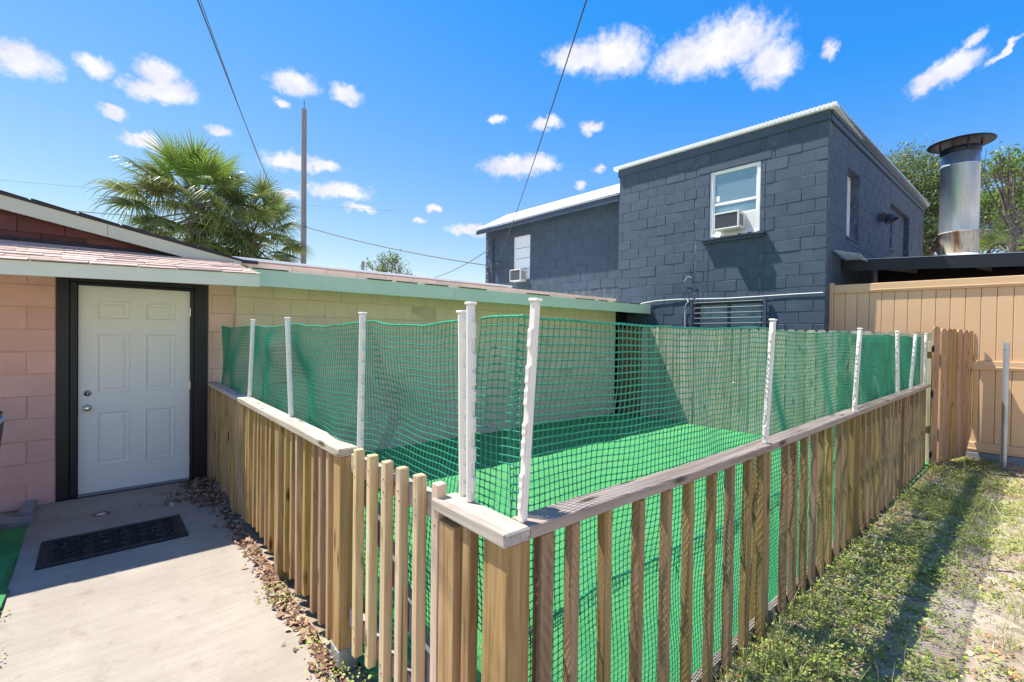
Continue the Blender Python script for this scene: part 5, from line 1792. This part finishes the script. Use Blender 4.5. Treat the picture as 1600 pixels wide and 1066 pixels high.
A0, A1 = at_depth(313, 0, 5.0), at_depth(420, 282, 17.0)
wire('thicker of the paired wires dropping from the top edge to the palm', [ext(A1, A0, 1.35), ext(A0, A1, 1.1)], 0.0075, 16, 0.10)
wire('thin companion of the paired wires dropping to the palm', [ext(A1, A0, 1.35) + Vector((.05, 0, .03)), ext(A0, A1, 1.1) + Vector((-.03, 0, .02))], 0.0045, 16, 0.16)
B0 = at_depth(908, 0, 4.2); B1 = FROT @ Vector((-4.42, WY - 0.05, 3.70))
wire('long dark service wire running from the top centre down to the slate building', [ext(B1, B0, 1.3), B1], 0.0065, 22, 0.22)
B2 = FROT @ Vector((-4.42, WY - 0.03, 3.5))
pw = Vector((pole_p.x, pole_p.y - .15, at_depth(475, 355, 19.0).z))
wire('black wire from the utility pole down to the corner of the slate building', [pw, FROT @ Vector((-4.98, WY, 3.72))], 0.017, 16, 0.12)
wire('black wire running left from the utility pole behind the palm to above the gable', [at_depth(-160, 303, 26.0), pw], 0.018, 16, 0.15)
wire('thin slack wire curving up to the slate building from behind the roof', [at_depth(600, 430, 22.0), FROT @ Vector((-4.90, WY - .05, 4.12))], 0.010, 16, 0.55)
wire('faint high wire crossing the sky above the left gable', [at_depth(-200, 262, 60.0), at_depth(620, 330, 60.0)], 0.016, 12, 0.3)


# ------------------------------------------------------------------ palms
def frond_mesh(seed, pet, rb, droop, young=False, dead=False):
    r2 = random.Random(seed)
    b = MB()
    n = 7
    arc = []
    for i in range(n + 1):
        t = i / n
        arc.append(Vector((pet * t, 0, -0.10 * pet * t * t)))
    b.tube(arc, [0.018 - 0.009 * i / n for i in range(n + 1)], 5, mi=1)
    hub = arc[-1]
    segs = 40 if not young else 30
    amax = 150 if not young else 95
    for k in range(segs):
        a = -amax + 2 * amax * k / (segs - 1) + r2.uniform(-1.5, 1.5)
        ar = R(a)
        ln = rb * (0.72 + 0.28 * math.cos(ar * 0.62)) * r2.uniform(0.9, 1.06)
        root = hub + Vector((0.24 * rb * max(0, math.cos(ar * .6)) ** 2, 0, -0.10 * rb * max(0, math.cos(ar * .6)) ** 3))
        d = Vector((math.cos(ar), math.sin(ar), 0))
        side = Vector((-d.y, d.x, 0))
        w0 = rb * 0.036
        dr = droop * r2.uniform(0.6, 1.4)
        kink = r2.uniform(0.45, 0.75)
        pts = []
        for t in (0.0, 0.22, 0.45, 0.65, 0.83, 1.0):
            z = -0.22 * rb * t * t * (0.5 + abs(a) / 180)
            rad = ln * t
            if t > kink:
                e = (t - kink) / (1 - kink)
                z -= dr * ln * e * e * (1 - kink) * 1.5
                rad -= dr * ln * 0.30 * e * e * (1 - kink)
            pts.append((root + d * rad + Vector((0, 0, z)), w0 * (0.35 + 2.4 * t if t < 0.3 else 1.15 * (1.08 - t)) if t < 1 else w0 * .08))
        o = len(b.v)
        tw = r2.uniform(-.4, .4)
        for p, w in pts:
            fold = Vector((0, 0, w * 0.55))
            b.v += [tuple(p - side * w + fold * (1 + tw)), tuple(p), tuple(p + side * w + fold * (1 - tw))]
        for i in range(len(pts) - 1):
            q0, q1 = o + i * 3, o + (i + 1) * 3
            b.f += [(q0, q1, q1 + 1, q0 + 1), (q0 + 1, q1 + 1, q1 + 2, q0 + 2)]
            b.m += [0, 0]
    mats = [X['palm_dead'] if dead else (X['palm_new'] if young else X['palm']), X['petiole']]
    return b.mesh('frond', mats, smooth=False)


LIVE = [frond_mesh(100 + i, 0.98 + 0.08 * (i % 3), 0.66 + 0.05 * (i % 2), (0.30, 0.55, 0.9, 0.42)[i % 4]) for i in range(7)]
NEW = [frond_mesh(200 + i, 0.70, 0.74, 0.10, young=True) for i in range(3)]
DEAD = [frond_mesh(300 + i, 0.62, 0.60, 1.5, dead=True) for i in range(2)]


def palm(label, base, hgt, nf, sc, seed, new=True):
    r2 = random.Random(seed)
    root = thing('palm_tree', label, 'palm tree', base)
    B = Vector(base)
    top = B + Vector((r2.uniform(-.06, .06), r2.uniform(-.06, .06), hgt))
    b = MB()
    b.tube([B + Vector((0, 0, -.1)), B.lerp(top, .35), B.lerp(top, .75), top], [.19, .16, .165, .12], 14)
    b.build('trunk', X['palm_trunk'], root)
    for k in range(26):                                       # old boot stubs around the head
        a = k * 2.399; z = -0.15 - 0.9 * k / 26
        p = top + Vector((0.13 * math.cos(a), 0.13 * math.sin(a), z))
        b = MB(); b.tube([p, p + Vector((0.16 * math.cos(a), 0.16 * math.sin(a), 0.20))], [.035, .018], 5)
        b.build('boot', X['palm_trunk'], root)
    for k in range(nf):
        t = (k + .5) / nf
        el = 82 - 132 * t ** 0.85 + r2.uniform(-8, 8)
        az = k * 137.5 + r2.uniform(-15, 15)
        p = top + Vector((0.07 * math.cos(R(az)), 0.07 * math.sin(R(az)), 0.10 - 0.5 * t))
        me = r2.choice(NEW) if (new and t < 0.26) else r2.choice(LIVE)
        s = sc * r2.uniform(0.86, 1.1)
        place('frond', me, p, root, rot=(R(r2.uniform(-35, 35)), R(-el), R(az)), scale=(s, s, s))
    for k in range(4):
        az = r2.uniform(0, 360)
        place('dead_frond', r2.choice(DEAD), top + Vector((0, 0, -.45)), root, rot=(R(r2.uniform(-30, 30)), R(r2.uniform(55, 75)), R(az)), scale=(sc, sc, sc))
    for k in range(7):                                        # dry flower stalks
        az = r2.uniform(0, 360)
        b = MB()
        d = Vector((math.cos(R(az)), math.sin(R(az)), 0))
        pts = [top + d * (0.08 + 1.15 * sc * t) + Vector((0, 0, .15 + 0.45 * t - 0.75 * t * t)) for t in np.linspace(0, 1, 7)]
        b.tube(pts, [.012 - .0013 * i for i in range(7)], 4)
        for i in range(60):
            t = r2.uniform(.3, 1)
            p0 = pts[min(6, int(t * 6))]
            dd = Vector((r2.gauss(0, 1), r2.gauss(0, 1), r2.gauss(-.2, .7))).normalized() * r2.uniform(.12, .38) * sc
            b.tube([p0, p0 + dd * .5 + Vector((0, 0, .02)), p0 + dd + Vector((0, 0, -.04))], [.0045, .004, .003], 3, cap=False)
        b.build('flower_stalk', X['bark_grey'], root)
    return root


pc = at_depth(312, 318, 10.6)
palm('tall shaggy cabbage palm with bright upright new fronds behind the low house', (pc.x, pc.y, 0), pc.z - 0.02, 70, 0.86, 4)
pc = at_depth(392, 362, 11.4)
palm('shorter cabbage palm with drooping fronds crowded against the taller palm, nearest the pole', (pc.x, pc.y, 0), pc.z - 0.05, 50, 0.78, 9, new=False)


# ------------------------------------------------------------------ broadleaf trees
LEAF_V = [(0, 0, 0), (0.42, 0.22, 0.06), (1, 0, -0.06), (0.42, -0.22, 0.06)]
LEAF_F = [(0, 1, 2, 3)]


def leaf_cloud(name, mat, parent, pos, size, seed, squash=1.0, tilt=0.7):
    rg = np.random.default_rng(seed)
    n = len(pos)
    rot = rot_many(rg.uniform(0, 6.283, n), rg.normal(-0.25, tilt, n), rg.normal(0, tilt, n))
    V, F = scatter(LEAF_V, LEAF_F, pos, rot, size * rg.uniform(0.6, 1.35, n))
    o = np.array((pos[:, 0].mean(), pos[:, 1].mean(), pos[:, 2].min()))
    return place(name, fast_mesh(name, V - o, F, mat), o, parent)


def tree(label, base, crown_c, crown_r, nclump, leaves, size, leafmat, seed, trunk_r=0.16, clump_r=0.42, group=None, bare=0.0):
    rg = np.random.default_rng(seed); r2 = random.Random(seed)
    root = thing('tree', label, 'tree', base, group)
    B, Cc = Vector(base), Vector(crown_c)
    fork = B.lerp(Vector((Cc.x, Cc.y, Cc.z - crown_r[2] * .6)), 0.75)
    b = MB()
    b.tube([B + Vector((0, 0, -.1)), B.lerp(fork, .5) + Vector((r2.uniform(-.1, .1), r2.uniform(-.1, .1), 0)), fork], [trunk_r, trunk_r * .8, trunk_r * .62], 10)
    b.build('trunk', X['bark'], root)
    b = MB()
    P = []
    for k in range(nclump):
        v = rg.normal(0, 1, 3); v /= np.linalg.norm(v)
        if v[2] < -0.55: v[2] *= -0.5
        rad = rg.uniform(0.35, 1.0) ** 0.6
        c = Cc + Vector((v[0] * crown_r[0] * rad, v[1] * crown_r[1] * rad, v[2] * crown_r[2] * rad))
        mid = fork.lerp(c, .5) + Vector((r2.uniform(-.15, .15), r2.uniform(-.15, .15), r2.uniform(0, .25)))
        b.tube([fork, mid, c], [trunk_r * .30, trunk_r * .16, .012], 5, cap=False)
        for q in range(4):
            e = c + Vector((r2.gauss(0, 1), r2.gauss(0, 1), r2.gauss(0, .8))) * clump_r * .7
            b.tube([mid.lerp(c, .6), e], [.014, .006], 4, cap=False)
        m_ = max(4, int(leaves / nclump * r2.uniform(0.5, 1.5)))
        cr_ = clump_r * r2.uniform(.6, 1.3)
        P.append(np.array(c) + rg.normal(0, 1, (m_, 3)) * np.array((cr_, cr_, cr_ * .62)) * .62)
    b.build('limbs', X['bark'], root)
    leaf_cloud('crown', leafmat, root, np.concatenate(P), size, seed + 1)
    return root


c = at_depth(1432, 318, 26)
tree('tall leafy tree rising behind the far end of the slate building', (c.x, c.y, 0), (c.x, c.y, c.z - 0.2), (3.0, 3.0, 3.6), 85, 17000, 0.17, X['leaf_pale'], 41, .25, .75, 'trees behind the lean-to roof')
c = at_depth(1500, 350, 24)
tree('dense green tree just behind the flue stack', (c.x, c.y, 0), (c.x, c.y, c.z - 0.4), (2.4, 2.4, 2.2), 55, 10000, 0.17, X['leaf'], 42, .22, .7, 'trees behind the lean-to roof')
c = at_depth(1600, 325, 17)
tree('bright leafy tree at the right picture edge beyond the flue', (c.x, c.y, 0), (c.x, c.y, c.z), (1.25, 1.6, 1.75), 46, 6500, 0.15, X['leaf_bright'], 43, .18, .42, 'trees behind the lean-to roof')
c = at_depth(1585, 262, 14)
tree('thin branchy tree with sparse sunlit leaves above the right edge', (c.x, c.y, 0), (c.x, c.y, c.z), (1.0, 1.0, 0.7), 20, 800, 0.13, X['leaf_bright'], 47, .12, .35, 'trees behind the lean-to roof')
c = at_depth(1375, 352, 30)
tree('dark tree low behind the slate building, left of the tall leafy one', (c.x, c.y, 0), (c.x, c.y, c.z), (2.4, 2.4, 2.0), 40, 6000, 0.18, X['leaf'], 44, .2, .7, 'trees behind the lean-to roof')
c = at_depth(606, 424, 27)
tree('small sparse treetop showing above the low roof, right of the short pole', (c.x, c.y, 0), (c.x, c.y, c.z - 0.25), (1.45, 1.3, 1.3), 26, 1300, 0.17, X['leaf_pale'], 45, .12, .36)
# yellow-green fan palm beyond the lean-to
c = at_depth(1580, 388, 15)
pr = thing('palm_tree', 'low yellow green fan palm behind the lean-to roof at the right edge', 'palm tree', (c.x, c.y, 0))
b = MB(); b.tube([(c.x, c.y, -.1), (c.x, c.y, c.z - .2)], [.15, .12], 10); b.build('trunk', X['palm_trunk'], pr)
for k in range(13):
    place('frond', NEW[k % 3], Vector((c.x, c.y, c.z - .25)), pr, rot=(R(random.uniform(-40, 40)), R(-random.uniform(5, 70)), R(k * 137.5)), scale=(.85, .85, .85))

# bare branch reaching across the flue from a tree at the right
bt = thing('bare_tree', 'bare twiggy tree reaching over the lean-to roof across the flue', 'tree', (*at_depth(1720, 420, 8.4).xy, 0))
r2 = random.Random(77)
base = Vector(WL[bt])
b = MB()
fork = at_depth(1700, 385, 8.4)
b.tube([base + Vector((0, 0, -.1)), Vector((base.x, base.y, fork.z * .6)), fork], [.10, .08, .045], 8)
b.build('trunk', X['bark_grey'], bt)
b = MB()


def twig(p, d, ln, r, lvl):
    n = 4
    pts = [p]
    for i in range(n):
        d = (d + Vector((r2.gauss(0, .16), r2.gauss(0, .16), r2.gauss(0.02, .14)))).normalized()
        pts.append(pts[-1] + d * ln / n)
    b.tube(pts, [r * (1 - .16 * i) for i in range(n + 1)], 4, cap=False)
    if lvl == 0:
        return
    for i in range(1, n + 1):
        for s in range(2 if lvl > 1 else 2):
            ax = Vector((r2.gauss(0, 1), r2.gauss(0, 1), r2.gauss(0.35, 1))).normalized()
            twig(pts[i], (d * .75 + ax * .75).normalized(), ln * r2.uniform(.32, .52), r * .5, lvl - 1)


for (px, py, k) in ((1478, 388, 1.0), (1500, 352, .8), (1535, 372, .7), (1560, 330, .6), (1590, 345, .5), (1545, 405, .6)):
    t_ = at_depth(px, py, 8.4)
    v_ = t_ - fork
    twig(fork, v_.normalized(), v_.length * .80, .013 * (.6 + .4 * k), 3 if k > .6 else 2)
b.build('branches', X['bark_grey'], bt)
r_ = np.random.default_rng(3)
pp = np.array([np.array(at_depth(r_.uniform(1560, 1660), r_.uniform(225, 400), r_.uniform(8.1, 8.8))) for _ in range(260)])
leaf_cloud('leaves', X['leaf_bright'], bt, pp, 0.075, 8)


# ------------------------------------------------------------------ yard plants and litter
def veg_noise(x, y, s, o):
    return noise.noise(Vector((x * s + o, y * s - o, o * 1.7)))


def sample(n, dens, x0=0.98, x1=9.3, y0=-3.2, y1=0.99, near=True, seed=0):
    rg = np.random.default_rng(seed)
    out = []
    while len(out) < n:
        x = x0 + (x1 - x0) * (rg.uniform() ** (1.25 if near else 1.0)); y = y1 - (y1 - y0) * rg.uniform() ** 1.3
        if rg.uniform() < dens(x, y):
            out.append((x, y, yard_height(x, y)))
    return np.array(out)


def d_weed(x, y):
    a = veg_noise(x, y, 1.5, 3.0) + 0.6 * veg_noise(x, y, 4.2, 7.0)
    f = math.exp(-((y - 0.62) / 0.38) ** 2)
    return min(1, max(0.0, 0.05 + 0.85 * f + 0.75 * a - 0.06 * max(0, x - 6)))


def d_grass(x, y):
    a = veg_noise(x, y, 1.1, 11.0) + 0.5 * veg_noise(x, y, 3.5, 5.0)
    return min(1, max(0.02, 0.30 + 0.75 * a - 0.05 * max(0, x - 5) + (0.2 if y < 0.2 else 0)))


def d_dry(x, y):
    a = veg_noise(x, y, 1.6, 21.0)
    return min(1, max(0.03, 0.18 + 0.7 * a + 0.22 * max(0, x - 5.6) + (0.55 if y > 0.66 else 0)))


WLEAF_V = [(0, 0, 0), (0.45, 0.34, 0.08), (1, 0.0, -0.04), (0.45, -0.34, 0.08)]


def build_weeds():
    P = sample(7000, d_weed, seed=61)
    rg = np.random.default_rng(62)
    pos, yaw, pit, sz = [], [], [], []
    for (x, y, z) in P:
        h = rg.uniform(0.005, 0.055) * (1.7 if y > 0.25 and rg.uniform() < .25 else 1)
        k = rg.integers(6, 13)
        a = rg.uniform(0, 6.28, k)
        hh = rg.uniform(0, h, k)
        sp = rg.uniform(0.0, 0.035, k)
        for i in range(k):
            pos.append((x + math.cos(a[i]) * sp[i], y + math.sin(a[i]) * sp[i], z + 0.004 + hh[i]))
            yaw.append(a[i]); pit.append(rg.uniform(-.15, .55)); sz.append(min(.028, .0165 * rg.lognormal(0, .34)))
    n = len(pos)
    rot = rot_many(np.array(yaw), np.array(pit), rg.normal(0, .4, n))
    V, F = scatter(WLEAF_V, LEAF_F, np.array(pos), rot, np.array(sz))
    tag(place('weeds', fast_mesh('weeds', V, F, X['weed']), (0, 0, 0)), 'low leafy weeds creeping over the yard beside the picket fence', 'weeds', kind='stuff')


BL_V = [(0, -.03, 0), (0, .03, 0), (.10, -.028, .42), (.10, .028, .42), (.32, -.02, .78), (.32, .02, .78), (.62, -.003, .98), (.62, .003, .98)]
BL_F = [(0, 1, 3, 2), (2, 3, 5, 4), (4, 5, 7, 6)]


def build_grass():
    P = sample(9000, d_grass, seed=71)
    rg = np.random.default_rng(72)
    k = rg.integers(3, 9, len(P))
    tall = rg.uniform(size=len(P)) < 0.10
    reps = np.repeat(np.arange(len(P)), k)
    n = len(reps)
    pos = P[reps] + np.stack([rg.normal(0, .014, n), rg.normal(0, .014, n), np.zeros(n)], 1)
    pos[:, 2] -= 0.004
    L = rg.uniform(.025, .085, n) * np.where(tall[reps], rg.uniform(1.7, 3.2, n), 1.0)
    wd = np.clip(0.045 / L, .35, 2.2) * rg.uniform(.7, 1.2, n)
    sc = np.stack([L * rg.uniform(.4, 1.5, n), L * wd, L], 1)
    rot = rot_many(rg.uniform(0, 6.283, n), rg.normal(0, .25, n), rg.normal(0, .25, n))
    V, F = scatter(BL_V, BL_F, pos, rot, sc)
    tag(place('grass', fast_mesh('grass', V, F, X['grass']), (0, 0, 0)), 'thin patchy grass growing through the sandy yard', 'grass', kind='stuff')


DL_V = [(-.5, 0, .05), (-.12, .26, .16), (.30, .20, .02), (.5, 0, .12), (.22, -.24, .10), (-.2, -.22, .0)]
DL_F = [(0, 1, 2, 3), (0, 3, 4, 5)]


def litter(name, label, P, size, mat, seed):
    rg = np.random.default_rng(seed)
    n = len(P)
    rot = rot_many(rg.uniform(0, 6.283, n), rg.normal(0, .38, n), rg.normal(0, .38, n))
    V, F = scatter(DL_V, DL_F, P, rot, np.stack([s := np.minimum(size * rg.lognormal(-.08, .36, n), size * 1.7), s * rg.uniform(.6, 1.1, n), s * rg.uniform(.4, 1.8, n)], 1))
    tag(place(name, fast_mesh(name, V, F, mat), (0, 0, 0)), label, 'leaves', kind='stuff')


def build_straw():
    P = sample(17000, lambda x, y: min(1, max(.08, .5 + .8 * veg_noise(x, y, 1.3, 31.0))), seed=75)
    rg = np.random.default_rng(76)
    n = len(P)
    P[:, 2] += rg.uniform(.003, .012, n)
    L = rg.uniform(.03, .10, n)
    rot = rot_many(rg.uniform(0, 6.283, n), rg.normal(-1.35, .12, n), rg.normal(0, .25, n))
    V, F = scatter(BL_V, BL_F, P, rot, np.stack([L * .25, np.full(n, .05), L], 1))
    tag(place('dead_grass', fast_mesh('dead_grass', V, F, X['straw']), (0, 0, 0)), 'pale dead grass blades matted on the sandy yard', 'grass', kind='stuff')


build_weeds()
build_grass()
build_straw()
P = sample(8500, d_dry, near=False, seed=81)
P[:, 2] += 0.008
litter('dry_leaves', 'scattered dry orange brown leaves over the sandy yard', P, 0.030, X['dry'], 82)
rg = np.random.default_rng(91)
pts = []
while len(pts) < 2300:
    y = rg.uniform(1.55, 6.0)
    wdt = 0.060 + 0.04 * veg_noise(0, y, 1.7, 2.0) + 0.22 * math.exp(-((y - 5.55) / .42) ** 2) + 0.05 * math.exp(-((y - 2.9) / .5) ** 2) + 0.12 * math.exp(-((y - 1.85) / .25) ** 2)
    u = abs(rg.normal(0, .62)) * (1.7 if rg.uniform() < .07 else 1)
    x = 0.845 - u * wdt
    if u < 2.8 and x > 0.1 and (rg.uniform() < 0.55 + 0.7 * veg_noise(x, y, 3.0, 4.0) + (0.5 if y > 5 else 0)):
        pts.append((x, y, (0.006 if x < 0.83 else -0.015) + rg.uniform(0, .022) * max(0, 1 - u)))
litter('fallen_leaves', 'drift of brown fallen leaves along the foot of the left picket run', np.array(pts), 0.040, X['litter'], 92)
pts = [(rg.uniform(-.38, .78), 1.2 + 4.7 * rg.uniform(), .004) for _ in range(14)] + [(rg.uniform(.98, 8.1), rg.uniform(1.1, 5.9), .012) for _ in range(420)]
litter('stray_leaves', 'a few stray leaf crumbs on the concrete and the green turf', np.array(pts), 0.020, X['litter'], 93)
# green sprouts at the foot of the gate and the left run
rg = np.random.default_rng(95)
pos = []
for (x, y, n, s) in ((.83, 2.18, 70, .05), (.82, 2.45, 40, .04), (.80, 2.95, 60, .045), (.79, 3.15, 40, .04), (.90, 2.0, 60, .06), (-.45, 3.3, 40, .05), (-.46, 2.7, 30, .05), (-.45, 3.75, 20, .04), (8.05, 1.0, 90, .10), (7.8, .93, 80, .08)):
    for _ in range(n):
        pos.append((x + rg.normal(0, s), y + rg.normal(0, s), .004 + abs(rg.normal(0, .03 if x < 7 else .09))))
n = len(pos)
V, F = scatter(WLEAF_V, LEAF_F, np.array(pos), rot_many(rg.uniform(0, 6.283, n), rg.uniform(-.1, .9, n), rg.normal(0, .4, n)), rg.uniform(.011, .024, n))
tag(place('sprouts', fast_mesh('sprouts', V, F, X['weed']), (0, 0, 0)), 'small green sprouts in the cracks beside path and fence', 'weeds', kind='stuff')
